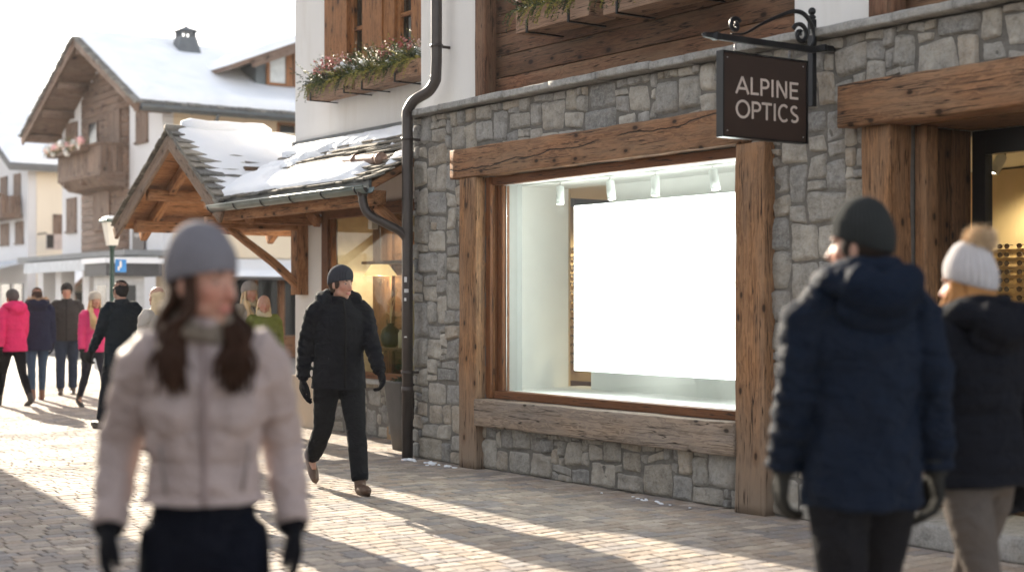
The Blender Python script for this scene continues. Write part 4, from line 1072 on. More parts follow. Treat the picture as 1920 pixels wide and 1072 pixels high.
snow_sheet(mb, (13.78, 45.02, 6.50), (1, 0, 0), cu2, 12, cu2.length, lambda a, b: .2, 20, 10); mb.build('roof_snow', SNOW, crf)
mb = MB()
for (E0, U) in (((13.82, 35.6, 6.35), cu1), ((13.82, 45.0, 6.35), cu2)):
    beam(mb, Vector(E0)+Vector((0, 0, .0)), Vector(E0)+U+Vector((0, 0, 0)), .06, .26, step=1, div=0)
mb.each('barge_board', WOODD, crf)
mb = MB()
for k in (.10, .36, .64, .97):
    p = Vector((13.9, 35.6, 6.47))+cu1*k; beam(mb, (13.9, p.y, p.z-.27), (14.85, p.y, p.z-.27), .18, .2, step=.5, div=0)
    p = Vector((13.9, 45.0, 6.47))+cu2*k; beam(mb, (13.9, p.y, p.z-.27), (14.85, p.y, p.z-.27), .18, .2, step=.5, div=0)
for i in range(12): beam(mb, (15.3+i*.75, 35.75, 6.37), (15.3+i*.75, 36.55, 6.66), .09, .12, step=.5, div=0)
mb.each('purlin', WOODD, crf)
mb = MB(); mb.sweep(trough(.10), [(13.85+i*2, 35.50, 6.42) for i in range(7)]); mb.tube(catmull([(15.9, 35.5, 6.36), (15.85, 35.6, 6.1), (15.7, 36.2, 5.75), (15.5, 36.42, 5.45), (15.5, 36.44, 3.0)], 5), .05, 8); mb.box(13.85, 25.8, 35.56, 35.6, 6.30, 6.50); mb.build('gutter', ZINC, crf)
# chimney with lantern top
mb = MB(); sq = [(.5, .5), (-.5, .5), (-.5, -.5), (.5, -.5)]
CX, CY = 16.62, 39.3
mb.sweep(sq, [(CX, CY, 8.0), (CX, CY, 8.45), (CX, CY, 8.91)], (0, 1, 0), scale=[.76, .66, .47], smooth=False)
for dx in (-.20, -.067, .067, .20):
    for dy_ in (-.20, .20): mb.box(CX+dx-.02, CX+dx+.02, CY+dy_-.02, CY+dy_+.02, 8.911, 9.085)
for dx in (-.20, .20):
    for dy_ in (-.067, .067): mb.box(CX+dx-.02, CX+dx+.02, CY+dy_-.02, CY+dy_+.02, 8.911, 9.085)
mb.sweep(sq, [(CX, CY, 9.086), (CX, CY, 9.11), (CX, CY, 9.20), (CX, CY, 9.24)], (0, 1, 0), scale=[.60, .58, .16, .06], smooth=False)
mb.tube([(CX, CY, 9.23), (CX, CY, 9.33)], .02, 8)
mb.build('chimney', simple('grey_chimney', (.10, .11, .12), .7, 0, (10, .4, .02)), crf)
# dormer
def DS(m_):
    m_.v = [(v[0]*.971, v[1]-1.1, 1.5+(v[2]-1.5)*.971) for v in m_.v]; return m_
mb = MB(); mb.prism([(18.15, 38.0, 7.25), (18.15, 38.0, 8.2), (19.8, 38.0, 8.85), (21.4, 38.0, 8.2), (21.4, 38.0, 7.25)], (0, 1.9, 0)); dm = DS(mb).build('dormer', simple('dormer_cheek', (.12, .14, .15), .7), ch)
mb = MB(); mb.prism([(17.1, 37.35, 7.97), (19.8, 37.35, 9.07), (22.5, 37.35, 7.97), (22.5, 37.35, 7.83), (19.8, 37.35, 8.93), (17.1, 37.35, 7.83)], (0, 3.0, 0))
for sx in (1, -1): beam(mb, (19.8-sx*2.1, 37.33, 8.02), (19.8, 37.33, 8.88), .07, .2, step=1, div=0)
DS(mb).build('dormer_roof', WOODD, dm)
mb = MB(); dv_ = Vector((2.7, 0, 1.1)); snow_sheet(mb, (17.05, 37.33, 7.98), (0, 1, 0), dv_, 3.0, dv_.length, lambda a, b: (.17+.04*nz((a, b, 0), 1))*min(1, a/.2+.3, b/.2+.2), 30, 30); DS(mb).build('dormer_snow', SNOW, dm)
mb = MB(); mb.box(18.45, 18.55, 37.93, 38.0, 7.6, 8.35); mb.box(19.05, 19.25, 37.93, 38.0, 7.6, 8.62); mb.box(19.3, 19.4, 37.93, 38.0, 7.6, 8.65); mb.box(18.55, 19.05, 37.94, 38.0, 7.6, 7.68); beam(mb, (18.5, 37.96, 8.36), (19.7, 37.96, 8.80), .07, .10, step=1, div=0); mb.box(19.4, 20.2, 37.94, 38.0, 7.6, 7.68)
DS(mb).build('dormer_window', wood('dormer_timber', (.22, .09, .035), (.35, .16, .07), knots=False, gs=.6), dm)
mb = MB(); mb.add([(18.55, 37.975, 7.68), (19.05, 37.975, 7.68), (19.05, 37.975, 8.56), (18.55, 37.975, 8.36)], [(0, 1, 2, 3)]); mb.add([(19.4, 37.975, 7.68), (20.2, 37.975, 7.68), (20.2, 37.975, 8.7), (19.4, 37.975, 8.66)], [(0, 1, 2, 3)]); DS(mb).build('pane', simple('bright_pane', (.55, .56, .54), .15), dm)
# windows
def far_window(parent, X, y0, y1, z0, z1, kind='shutter', frame=None):
    fr = frame or WOODD; m_ = MB(); t_ = .05
    m_.box(X-.05, X-.002, y0, y0+t_, z0, z1); m_.box(X-.05, X-.002, y1-t_, y1, z0, z1); m_.box(X-.05, X-.002, y0+t_, y1-t_, z1-t_, z1); m_.box(X-.09, X-.002, y0-.03, y1+.03, z0-.06, z0)
    if kind == 'shutter': m_.box(X-.045, X-.002, y0+t_, (y0+y1)/2-.012, z0, z1-t_); m_.box(X-.045, X-.002, (y0+y1)/2+.012, y1-t_, z0, z1-t_)
    w = m_.build('window', fr, parent)
    g = MB(); g.box(X-.030, X-.003, *(((y0+y1)/2-.011, (y0+y1)/2+.011) if kind == 'shutter' else (y0+t_+.002, y1-t_-.002)), z0+.003, z1-t_-.003); g.build('pane', PANE, w)
    return w
far_window(ch, 14.8, 42.9, 43.85, 6.0, 6.82); far_window(ch, 14.75, 41.05, 41.8, 5.1, 6.66, 'open'); far_window(ch, 14.75, 39.3, 40.15, 5.1, 6.80)
far_window(ch, 14.8, 43.0, 43.8, 3.62, 4.60); far_window(ch, 14.75, 40.1, 41.35, 3.6, 4.62); far_window(ch, 14.8, 37.45, 38.25, 5.78, 6.6)
mb = MB(); mb.box(18.05, 18.11, 36.44, 36.5, 5.9, 6.38); mb.box(18.62, 18.68, 36.44, 36.5, 5.9, 6.38); mb.box(18.11, 18.62, 36.44, 36.5, 6.32, 6.38); mb.box(18.11, 18.62, 36.44, 36.5, 5.90, 5.95); w = mb.build('window', wood('far_window_timber', (.24, .11, .05), (.36, .19, .10), knots=False), ch)
mb = MB(); mb.box(18.11, 18.62, 36.56, 36.58, 5.95, 6.32); mb.build('pane', PANE, w)
# balcony
bal = MB(); bal.box(14.0, 14.72, 38.83, 42.3, 4.93, 5.04)
for yy in (39.1, 40.5, 41.9): beam(bal, (14.05, yy, 4.84), (14.75, yy, 4.78), .14, .16, step=.3, div=0)
bal.prism([(14.02, 38.86, 4.925), (14.72, 38.86, 4.925), (14.72, 38.86, 4.62), (14.3, 38.86, 4.68)], (0, 3.4, 0))
bo = bal.build('balcony', WOODD, ch)
mb = MB()
for i in range(26):
    y = 38.85+i*.134; k = random.uniform(.8, 1.25); plain(mb, (14.02, y+.06, 5.05), (14.02, y+.06, 5.74), .122, .025, (1, 0, 0), (k, k, k))
for i in range(5):
    x = 14.04+i*.145; k = random.uniform(.8, 1.25); plain(mb, (x+.065, 38.85, 5.05), (x+.065, 38.85, 5.74), .025, .12, (1, 0, 0), (k, k, k))
beam(mb, (14.0, 38.80, 5.78), (14.0, 42.33, 5.78), .10, .07, step=1, div=0); beam(mb, (14.06, 38.83, 5.78), (14.74, 38.83, 5.78), .10, .07, step=1, div=0)
mb.build('railing', WOODD, bo)
FT = flower_box(13.72, 13.95, 39.6, 42.4, 5.62, .17, 'flower box of white and pink blooms on the chalet balcony', 'flower boxes on the far houses', snowy=False, seed=5, flowers=False, lush=.5, mat=WOODD)
mb = MB()
for i in range(46):
    y = 39.6+2.8*i/45; c = random.choice([(.78, .74, .70), (.75, .42, .42), (.72, .50, .42), (.78, .76, .74)])
    mb.ell((13.75+random.gauss(0, .06), y+random.gauss(0, .08), 5.86+random.gauss(0, .07)), random.uniform(.06, .12), seg=9, rings=6, cv=c, rough=.5, nf=25)
mb.build('blooms', BERRY, FT)
random.seed(99)
# ground floor of the chalet: slab canopy, awning, pillars, shopfronts
mb = MB(); mb.box(13.55, 15.0, 35.9, 44.6, 2.70, 2.84); mb.build('entrance_canopy', simple('grey_slab', (.22, .23, .24), .8), ch)
mb = MB(); mb.prism([(13.5, 36.0, 2.36), (13.5, 36.0, 2.66), (14.5, 36.0, 2.69), (14.5, 36.0, 2.62), (13.56, 36.0, 2.58), (13.54, 36.0, 2.36)], (0, 7.8, 0)); mb.build('awning', simple('pale_awning', (.55, .58, .62), .8), ch)
mb = MB()
for y in (36.2, 38.9, 40.0, 42.3, 43.9): mb.box(14.1, 14.5, y, y+.5, 0, 2.69)
mb.each('pillar', BLUEW, ch)
mb = MB()
for y in (36.8, 39.4, 41.0, 42.8): mb.box(15.40, 15.49, y, y+.10, 0, 2.5); mb.box(15.40, 15.49, y+.85, y+.95, 0, 2.5); mb.box(15.40, 15.49, y+.1, y+.85, 2.35, 2.5); mb.box(15.40, 15.49, y+.1, y+.85, 0, .4)
w = mb.build('shopfront', simple('tan_joinery', (.33, .26, .19), .7), ch)
mb = MB()
for y in (36.8, 39.4, 41.0, 42.8): mb.box(15.45, 15.47, y+.101, y+.849, .4, 2.35)
mb.build('pane', PANE, w)
mb = MB(); wall_y(mb, 37.0, .3, 15.1, 25, 0, 2.69); mb.build('beige_shop_wall', BEIGE, ch)
mb = MB(); mb.prism([(15.6, 35.1, 2.18), (15.6, 36.6, 2.60), (15.6, 36.6, 2.50), (15.6, 35.12, 2.10)], (9, 0, 0)); aw = mb.build('timber_awning', simple('dark_awning', (.10, .09, .085), .7), ch)
mb = MB(); snow_sheet(mb, (15.6, 35.1, 2.19), (1, 0, 0), (0, 1.5, .42), 9, 1.5, lambda a, b: .12, 40, 12); mb.build('awning_snow', SNOW, aw)
mb = MB()
for i in range(10): beam(mb, (15.8+i*.8, 36.55, 0), (15.8+i*.8, 36.55, 2.45), .16, .16, (0, 1, 0), step=1, div=0)
mb.box(15.7, 24, 36.9, 36.98, 0, .6)
mb.build('shop_post', wood('shop_post_timber', (.22, .10, .05), (.36, .18, .09)), ch)
mb = MB(); mb.box(15.7, 24, 36.96, 36.985, .61, 2.4); mb.build('shop_glass', PANE, ch)
t = thing('wall_sign', 'dark poster board with pale smudged lettering on the chalet wall', 'sign', (14.75, 38.0, 2.85))
mb = MB(); mb.box(14.74, 14.79, 37.6, 38.45, 2.87, 3.6); mb.build('panel', simple('poster_dark', (.06, .045, .045), .6), t)
mb = MB()
for i in range(4): mb.ell((14.737, 37.8+i*.14, 3.28+.03*(i % 2)), (.004, .06, .05), seg=10, rings=6)
mb.build('lettering', simple('poster_pale', (.5, .47, .45), .8), t)
t = thing('market_stall', 'small white roofed kiosk with dark band between lamp and woman', 'kiosk', (11.6, 32, 0))
mb = MB(); mb.box(11.75, 12.55, 32, 33, 0, 2.1); mb.build('cabin', simple('kiosk_white', (.5, .5, .5), .7), t)
mb = MB(); mb.box(11.6, 12.9, 31.8, 33.2, 2.1, 2.38); mb.build('band', simple('kiosk_dark', (.05, .05, .055), .6), t)
mb = MB(); mb.box(11.55, 12.95, 31.75, 33.25, 2.383, 2.5); mb.build('roof', SNOW, t)
mb = MB(); mb.box(11.9, 12.35, 31.985, 31.998, .9, 1.9); mb.box(11.745, 11.749, 32.2, 32.8, .9, 1.9); mb.build('window', PANE, t)

# ================================================================ HOUSE FAR LEFT
fh = thing('snowy_house', 'white and cream house with a snow covered roof at the left edge behind the chalet', 'house', (18, 57, 0))
mb = MB(); mb.prism([(16.6, 53.4, 0), (16.6, 61.0, 0), (16.6, 61.0, 6.25), (16.6, 57.2, 8.3), (16.6, 53.4, 6.25)], (.3, 0, 0)); mb.build('gable_wall', BLUEW, fh)
mb = MB(); mb.box(16.91, 30, 53.4, 61, 0, 6.4); mb.build('cream_wall', plaster('pale_cream', (.80, .72, .60), .05), fh)
mb = MB(); mb.prism([(15.7, 57.2, 8.72), (15.7, 52.6, 6.35), (15.7, 52.6, 6.15), (15.7, 57.2, 8.5), (15.7, 61.8, 6.15), (15.7, 61.8, 6.35)], (15, 0, 0)); fr_ = mb.build('roof', simple('far_roof_edge', (.13, .13, .13), .8), fh)
mb = MB(); fu = Vector((0, 4.6, 2.37)); snow_sheet(mb, (15.75, 52.75, 6.42), (1, 0, 0), fu, 15, fu.length-.2, lambda a, b: .22+.05*nz((a, b, 5), .8), 50, 20); mb.build('roof_snow', SNOW, fr_)
mb = MB(); mb.box(15.8, 16.55, 53.9, 58.5, 4.55, 4.72)
for i in range(30): k = random.uniform(.8, 1.2); plain(mb, (15.83, 53.98+i*.15, 4.72), (15.83, 53.98+i*.15, 5.35), .135, .03, (1, 0, 0), (k, k, k))
for i in range(5): plain(mb, (15.9+i*.14, 53.93, 4.72), (15.9+i*.14, 53.93, 5.35), .03, .12, (1, 0, 0))
beam(mb, (15.83, 53.9, 5.4), (15.83, 58.5, 5.4), .1, .08, step=2, div=0); mb.build('balcony', WOODD, fh)
for (a, b) in ((53.85, 54.75), (55.6, 56.6), (57.6, 58.4)): far_window(fh, 16.6, a, b, 3.68, 4.45)
for (a, b) in ((54.2, 54.95), (55.8, 56.6)): far_window(fh, 16.6, a, b, 4.75, 6.2)
mb = MB(); mb.box(17.50, 18.1, 53.35, 53.4, 3.75, 4.7); mb.build('shutter', WOODD, fh)
mb = MB(); mb.prism([(15.2, 53.4, 2.35), (15.2, 53.4, 2.7), (16.5, 53.4, 3.05), (16.5, 53.4, 2.95), (15.26, 53.4, 2.62)], (0, 7, 0)); mb.build('awning', simple('blue_grey_awning', (.50, .56, .64), .8), fh)
mb = MB(); 
for a in (53.9, 55.4, 57.0): mb.box(16.55, 16.597, a, a+1.0, .2, 2.2)
mb.each('shop_glass', PANE, fh)
t = thing('hanging_sign', 'small dark and white sign projecting from the cream wall of the far left house', 'sign', (17.2, 52.6, 3.3))
mb = MB(); mb.box(17.0, 17.6, 52.55, 52.63, 3.4, 3.95); mb.build('board', simple('far_sign', (.45, .38, .36), .7), t)
mb = MB(); mb.box(17.0, 17.25, 52.53, 52.548, 3.45, 3.92); mb.box(16.95, 17.0, 52.55, 53.4, 3.95, 4.0); mb.build('bracket', IRON, t)
t = thing('entrance_porch', 'little dark gabled entrance roof in front of the cream house', 'porch', (16.6, 50.5, 0))
mb = MB(); mb.prism([(17.0, 50.3, 1.9), (18.3, 50.3, 3.1), (19.6, 50.3, 1.9), (19.6, 50.3, 1.75), (18.3, 50.3, 2.95), (17.0, 50.3, 1.75)], (0, 2.9, 0)); mb.build('roof', WOODD, t)
mb = MB(); u_ = Vector((1.3, 0, 1.2)); snow_sheet(mb, (17.0, 50.4, 1.93), (0, 1, 0), u_, 2.7, u_.length, lambda a, b: .1, 10, 10); mb.build('roof_snow', SNOW, t)
mb = MB(); 
for x in (17.2, 19.3): mb.box(x, x+.15, 50.5, 50.65, 0, 1.78)
mb.each('post', WOODD, t)
mb = MB(); mb.box(17.35, 19.3, 51.5, 51.6, 0, 1.9); mb.build('door', PANE, t)

# ================================================================ HOUSES OUTSIDE THE PICTURE (they shade the street and show in the glass)
def street_house(name, label, x0, x1, y0, y1, eave, ridge, ov=.6):
    t = thing(name, label, 'house', ((x0+x1)/2, (y0+y1)/2, 0)); xm = (x0+x1)/2
    mb = MB(); mb.box(x0, x1, y0, y1, 0, 2.9); mb.box(x0+.002, x1-.002, y0+.002, y1-.002, 2.9, eave); mb.build('wall', PLASTER, t)
    mb = MB(); mb.prism([(x0+.01, y0+.01, eave), (x1-.01, y0+.01, eave), (xm, y0+.01, ridge-.2)], (0, y1-y0-.02, 0)); mb.build('gable', WOODD, t)
    sl = (ridge-eave)/(xm-x0); a = ov*sl
    mb = MB(); mb.prism([(x0-ov, y0-ov, eave-a), (xm, y0-ov, ridge), (x1+ov, y0-ov, eave-a), (x1+ov, y0-ov, eave-a+.2), (xm, y0-ov, ridge+.2), (x0-ov, y0-ov, eave-a+.2)], (0, y1-y0+2*ov, 0)); r = mb.build('roof', WOODD, t)
    mb = MB()
    for s_, xe in ((1, x0-ov), (-1, x1+ov)):
        u_ = Vector((s_*(xm-x0+ov), 0, ridge-eave+a)); snow_sheet(mb, (xe+s_*.05, y0-ov+.05, eave-a+.22), (0, 1, 0), u_, y1-y0+2*ov-.1, u_.length, lambda p, q: .25, 20, 10)
    mb.build('roof_snow', SNOW, r)
    for X, sgn in ((x1, 1), (x0, -1)):
        n_ = int((y1-y0)/2.6)
        for i in range(n_):
            y = y0+1+i*2.6
            for z in ((1.0, 2.3), (3.6, 4.9)):
                m_ = MB(); e0, e1 = sorted((X+sgn*.003, X+sgn*.06))
                m_.box(e0, e1, y, y+.08, z[0], z[1]); m_.box(e0, e1, y+1.12, y+1.2, z[0], z[1]); m_.box(e0, e1, y+.08, y+1.12, z[1]-.08, z[1]); m_.box(e0, e1, y-.5, y-.02, z[0], z[1]); m_.box(e0, e1, y+1.22, y+1.7, z[0], z[1])
                w_ = m_.build('window', WOODD, t); g0, g1 = sorted((X+sgn*.004, X+sgn*.03)); m_ = MB(); m_.box(g0, g1, y+.081, y+1.119, z[0], z[1]-.081); m_.build('pane', PANE, w_)
    return t
street_house('house', 'white house with timber gable across the street from the optician', -14, -5, -9, 9, 5.6, 8.6)
street_house('house', 'white house with snowy roof just left of the picture that shades the paving', -7, 4.80, 20.6, 31, 6.2, 9.2, .40)

# ================================================================ MOUNTAINS
def mountain(name, pts, y0, depth, seed, label=None):
    """a ridge: pts = (x, height) along the crest, sloping down both ways"""
    rnd = random.Random(seed); mb = MB(); nx, ny = 110, 44; vs = []
    xs = [p[0] for p in pts]
    for j in range(ny+1):
        t = j/ny; y = y0-depth+2*depth*t
        for i in range(nx+1):
            x = xs[0]+(xs[-1]-xs[0])*i/nx
            for k in range(len(pts)-1):
                if pts[k][0] <= x <= pts[k+1][0]: f = (x-pts[k][0])/(pts[k+1][0]-pts[k][0]); h = pts[k][1]*(1-f)+pts[k+1][1]*f
            h *= (1-abs(2*t-1))**.9
            r = sum(abs(noise.noise((x*s_, y*s_, seed)))*a for s_, a in ((.004, .30), (.01, .16), (.028, .07), (.07, .03)))
            z = h*(.92-r*.9)
            vs.append((x, y, z-2))
    mb.add(vs, [(j*(nx+1)+i, j*(nx+1)+i+1, (j+1)*(nx+1)+i+1, (j+1)*(nx+1)+i) for j in range(ny) for i in range(nx)], None, (1, 1, 1), True)
    o = mb.build(name, MTN); tag(o, kind='structure')
m = M('mountain_snow_and_rock'); gz = m.node('NewGeometry'); sp = m.node('SeparateXYZ'); m.l(gz.outputs['Normal'], sp.inputs[0])
n_ = m.noise(m.vec('Object', (.02, .02, .05)), 1.0, 6, .7)
f = m.ramp(m.math('ADD', sp.outputs[2], m.math('MULTIPLY', n_, .5)), [(.95, 0), (1.12, 1)])
m.set(m.mix(f, (.10, .11, .13), (.80, .82, .86)), .9); MTN = m.m
mountain('mountain', [(150, 0), (330, 235), (400, 240), (440, 190), (490, 140), (640, 120), (860, 100), (1200, 0)], 1300, 380, 3)
mountain('mountain', [(500, 0), (870, 230), (980, 410), (1350, 560), (2200, 0)], 1900, 500, 8)
# ================================================================ PEOPLE
def fabric(name, col, sc=1.0, rough=.85, wr=.5, sheen=.0, spec=.2, var=.2):
    spec *= .3
    m = M(name); v = m.vec('Object')
    w = m.noise(m.vec('Object', (1, 1, 1.6)), 7*sc, 4, .55, .6); f = m.noise(v, 220, 2)
    c = m.mix(m.ramp(w, [(.35, .5), (.65, 0)]), col, tuple(q*(1-var) for q in col))
    return m.set(c, rough, m.bump(m.math('ADD', w, m.math('MULTIPLY', f, .06)), min(1, wr*1.3), .04), spec=spec)
def knit(name, col, cx, cy, n=46):
    """vertical knitted ribs round the head axis"""
    m = M(name); tc = m.node('TexCoord'); sep = m.node('SeparateXYZ'); m.l(tc.outputs['Object'], sep.inputs[0])
    a = m.math('ARCTAN2', m.math('SUBTRACT', sep.outputs[1], cy), m.math('SUBTRACT', sep.outputs[0], cx))
    rib = m.math('SINE', m.math('MULTIPLY', a, n)); row = m.math('SINE', m.math('MULTIPLY', sep.outputs[2], 900))
    h = m.math('ADD', rib, m.math('MULTIPLY', row, .35))
    c = m.mix(m.ramp(m.noise(tc.outputs['Object'], 30, 3), [(.3, 0), (.7, .5)]), col, tuple(q*.75 for q in col))
    c = m.mix(m.ramp(rib, [(.0, .25), (.5, 0)]), c, tuple(q*.6 for q in col))
    return m.set(c, .95, m.bump(h, .6, .006), spec=.1)
def skin_mat(name, col, lips):
    m = M(name); v = m.node('TexCoord').outputs['Object']
    def blob(c, r0, r1):
        d = m.node('VectorMath', operation='DISTANCE'); m.l(v, d.inputs[0]); d.inputs[1].default_value = c; return m.ramp(d.outputs['Value'], [(r0, 1), (r1, 0)])
    c = m.mix(m.ramp(m.noise(v, 25, 3), [(.3, 0), (.7, .3)]), col, (col[0]*.9, col[1]*.75, col[2]*.72))
    for q in lips[1:]: c = m.mix(m.math('MULTIPLY', blob(q, .012, .045), .5), c, (col[0]*.95, col[1]*.55, col[2]*.5))
    mp = m.node('Mapping'); m.l(v, mp.inputs[0]); mp.inputs['Location'].default_value = [-q for q in lips[0]]
    mp2 = m.node('Mapping'); m.l(mp.outputs[0], mp2.inputs[0]); mp2.inputs['Scale'].default_value = (1, 1, 2.6)
    ln = m.node('VectorMath', operation='LENGTH'); m.l(mp2.outputs[0], ln.inputs[0])
    c = m.mix(m.math('MULTIPLY', m.ramp(ln.outputs['Value'], [(.022, 1), (.030, 0)]), .7), c, (.42, .13, .11))
    m.b.inputs['Subsurface Weight'].default_value = .12; m.b.inputs['Subsurface Radius'].default_value = (.02, .008, .005)
    return m.set(c, .5, spec=.35)
HAIRM = {}
def hairm(col):
    if col not in HAIRM: HAIRM[col] = simple('hair', col, .75, 0, (120, .3, .002), .35, spec=.12)
    return HAIRM[col]
def remesh(o, vox, sm=4, disp=None):
    r = o.modifiers.new('fuse', 'REMESH'); r.mode = 'VOXEL'; r.voxel_size = vox; r.use_smooth_shade = True
    if sm: s_ = o.modifiers.new('smooth', 'SMOOTH'); s_.iterations = sm; s_.factor = .5
    if disp:
        tx = bpy.data.textures.new('folds', 'CLOUDS'); tx.noise_scale = disp[0]; tx.noise_depth = 3
        d = o.modifiers.new('folds', 'DISPLACE'); d.texture = tx; d.strength = disp[1]; d.mid_level = .5; d.texture_coords = 'LOCAL'

def person(label, loc, face, H=1.72, lleg=(0, 0), rleg=(0, 0), larm=(0, 8, 10), rarm=(0, 8, 10), head_yaw=0, head_pitch=0, lean=0,
           skin=(.42, .24, .17), vox=.008, width=1.0, jacket=None, trousers=(.02, .02, .025), hat=None, hair=None, gloves=None, shoes=(.03, .025, .02),
           hood=None, scarf=None, group=None, fem=False, hands='curl'):
    """faces +Y locally; face = heading in degrees from +Y, anticlockwise. legs (swing, knee), arms (swing, abduct, elbow)"""
    k = H/1.75; sw = (.185 if not fem else .165)*width*k
    hipz = .93*k; thigh, shin, uarm, farm = .43*k, .415*k, .285*k, .255*k
    def leg(side, a, b):
        h = Vector((side*.092*k, 0, 0)); d1 = Vector((0, math.sin(R(a)), -math.cos(R(a)))); kn = h+d1*thigh
        d2 = Vector((0, math.sin(R(a-b)), -math.cos(R(a-b)))); an = kn+d2*shin
        return h, kn, an, a-b
    L, Rg = leg(-1, *lleg), leg(1, *rleg)
    low = min(L[2].z, Rg[2].z); base = -low+.085*k
    lf = lambda q: Vector(q)+Vector((0, 0, base))
    legs = [tuple(lf(v) for v in l[:3])+(l[3],) for l in (L, Rg)]
    hip = Vector((0, 0, base)); ln = R(lean)
    def up(x, y, z):      # torso coordinates: z above hip, leaning forward
        z *= k; return hip+Vector((x*k, y*k+z*math.sin(ln), z*math.cos(ln)))
    neck = up(0, -.01, .575); hc = up(0, .02, .715); hy, hp = R(head_yaw), R(head_pitch)
    HM = Matrix.Rotation(hy, 3, 'Z') @ Matrix.Rotation(hp, 3, 'X')
    hd = lambda x, y, z: hc+HM@(Vector((x, y, z))*k)
    def arm(side, a, o, e):
        s0 = up(side*sw/k, -.01, .505); a, o, e = R(a), R(o), R(e)
        d1 = Vector((side*math.sin(o), math.sin(a)*math.cos(o), -math.cos(a)*math.cos(o)))
        o2 = o*.35; d2 = Vector((side*math.sin(o2), math.sin(a+e)*math.cos(o2), -math.cos(a+e)*math.cos(o2)))
        el = s0+d1*uarm; wr = el+d2*farm; return s0, el, wr, d2
    arms = [arm(-1, *larm), arm(1, *rarm)]
    # ---- body
    mb = MB()
    rings = [(-.04, .08, .06), (0, .13, .08), (.10, .13, .085), (.22, .125, .09), (.36, .15, .10), (.46, .16, .095), (.52, .12, .075), (.565, .062, .060)]
    ps = [up(0, -.005, z) for z, _, _ in rings]; mb.tube(ps, [r[1]*k*width for r in rings], 20, ry=[r[2]/r[1] for r in rings])
    mb.tube([neck-Vector((0, 0, .04*k)), neck, hc+Vector((0, -.02*k, -.06*k))], [.06*k, .055*k, .052*k], 14)
    for (h, kn, an, pit), sd in zip(legs, (-1, 1)):
        mb.tube([h+Vector((0, 0, .03)), h.lerp(kn, .5), kn, kn.lerp(an, .35), an], [.070*k, .066*k, .050*k, .050*k, .034*k], 12)
        f = Vector((0, math.cos(R(pit*.5)), math.sin(R(pit*.5)))) if pit < 0 else Vector((0, 1, 0)); mb.tube([an+Vector((0, 0, .02*k)), an+f*.02*k+Vector((0, 0, -.035*k)), an+f*.08*k+Vector((0, 0, -.05*k))], [.030*k, .028*k, .018*k], 10)
    for (s0, el, wr, d2), sd in zip(arms, (-1, 1)):
        mb.tube([s0-Vector((sd*.03*k, 0, 0)), s0.lerp(el, .15), s0.lerp(el, .6), el, el.lerp(wr, .4), wr], [.05*k, .052*k, .045*k, .038*k, .037*k, .026*k], 12)
    hms = []
    for (s0, el, wr, d2), sd in zip(arms, (-1, 1)):
        hm = MB() if gloves else mb; hms.append(hm)
        # hand: palm facing the thigh, fingers curling inwards
        g = 1.32 if gloves else 1.0
        inn = Vector((-sd, 0, 0)); inn = (inn-d2*inn.dot(d2)).normalized(); fw = d2.cross(inn); fw = fw if fw.y > 0 else -fw
        if hands == 'curl': fl = (16, 22, 18)
        else: fl = (34, 44, 30)
        for q in range(4):
            off = fw*(.030-.020*q)*k*g
            hm.tube([wr-d2*.01*k, wr+off*.7+d2*.045*k, wr+off+d2*.085*k], [.022*k*g, .015*k*g, .0125*k*g], 8)
            p = wr+off+d2*.085*k; Ls = [(.040, .028, .022), (.044, .030, .023), (.041, .028, .022), (.033, .022, .019)][q]; ang = 0; pts = [p]
            for s_i, l in enumerate(Ls):
                ang += R(fl[s_i]+q*4); dd = d2*math.cos(ang)+inn*math.sin(ang); p = p+dd*l*k*g; pts.append(p)
            hm.tube(pts, [.0118*k*g, .011*k*g, .010*k*g, .008*k*g], 8); hm.ell(pts[-1], .0082*k*g, seg=8, rings=6)
        t0 = wr+fw*.024*k+d2*.025*k; t1 = t0+(fw*.7+d2*.75+inn*.35).normalized()*.040*k*g; t2 = t1+(d2*.95+fw*.25+inn*.35).normalized()*.032*k*g; t3 = t2+(d2+inn*.35).normalized()*.024*k*g
        hm.tube([t0, t1, t2, t3], [.017*k*g, .0145*k*g, .0125*k*g, .009*k*g], 8); hm.ell(t3, .0092*k*g, seg=8, rings=6)
        if gloves: hm.tube([wr-d2*.05*k, wr+d2*.01*k], [.036*k*g, .030*k*g], 12)
    # ---- head with face
    E = lambda x, y, z, r, rot=(0, 0, 0), **kw: mb.ell(hd(x, y, z), tuple(q*k for q in r), rot=(HM@Euler(rot).to_matrix()).to_euler(), **kw)
    E(0, -.012, .035, (.074, .092, .080), seg=24, rings=16)          # cranium
    E(0, .022, -.018, (.064, .068, .088), seg=24, rings=16)            # face
    E(0, .040, -.082, (.036, .038, .032), seg=16); E(0, .062, -.098, (.019, .017, .016))   # jaw, chin
    for s_ in (-1, 1):
        E(s_*.036, .050, -.022, (.026, .026, .026)); E(s_*.030, .074, .026, (.024, .013, .009)); E(s_*.042, .028, -.066, (.022, .034, .026), seg=12)   # cheek, brow, jaw corner
        E(s_*.074, -.004, -.012, (.010, .019, .030), (0, 0, s_*.3), seg=10)                                                       # ear
        E(s_*.011, .086, -.036, (.010, .012, .009), seg=8, rings=6)
    mb.tube([hd(0, .078, .018), hd(0, .092, -.012), hd(0, .106, -.034), hd(0, .088, -.044)], [.009*k, .011*k, .0135*k, .008*k], 8)
    E(0, .083, -.063, (.024, .010, .0055), seg=12, rings=8); E(0, .081, -.073, (.020, .010, .007), seg=12, rings=8)
    lipc = hd(0, .088, -.067); ck = [hd(s_*.045, .068, -.03) for s_ in (-1, 1)]+[hd(0, .105, -.034)]
    body = mb.build('person', skin_mat('skin', skin, [lipc]+ck)); remesh(body, min(vox, .0065), 2)
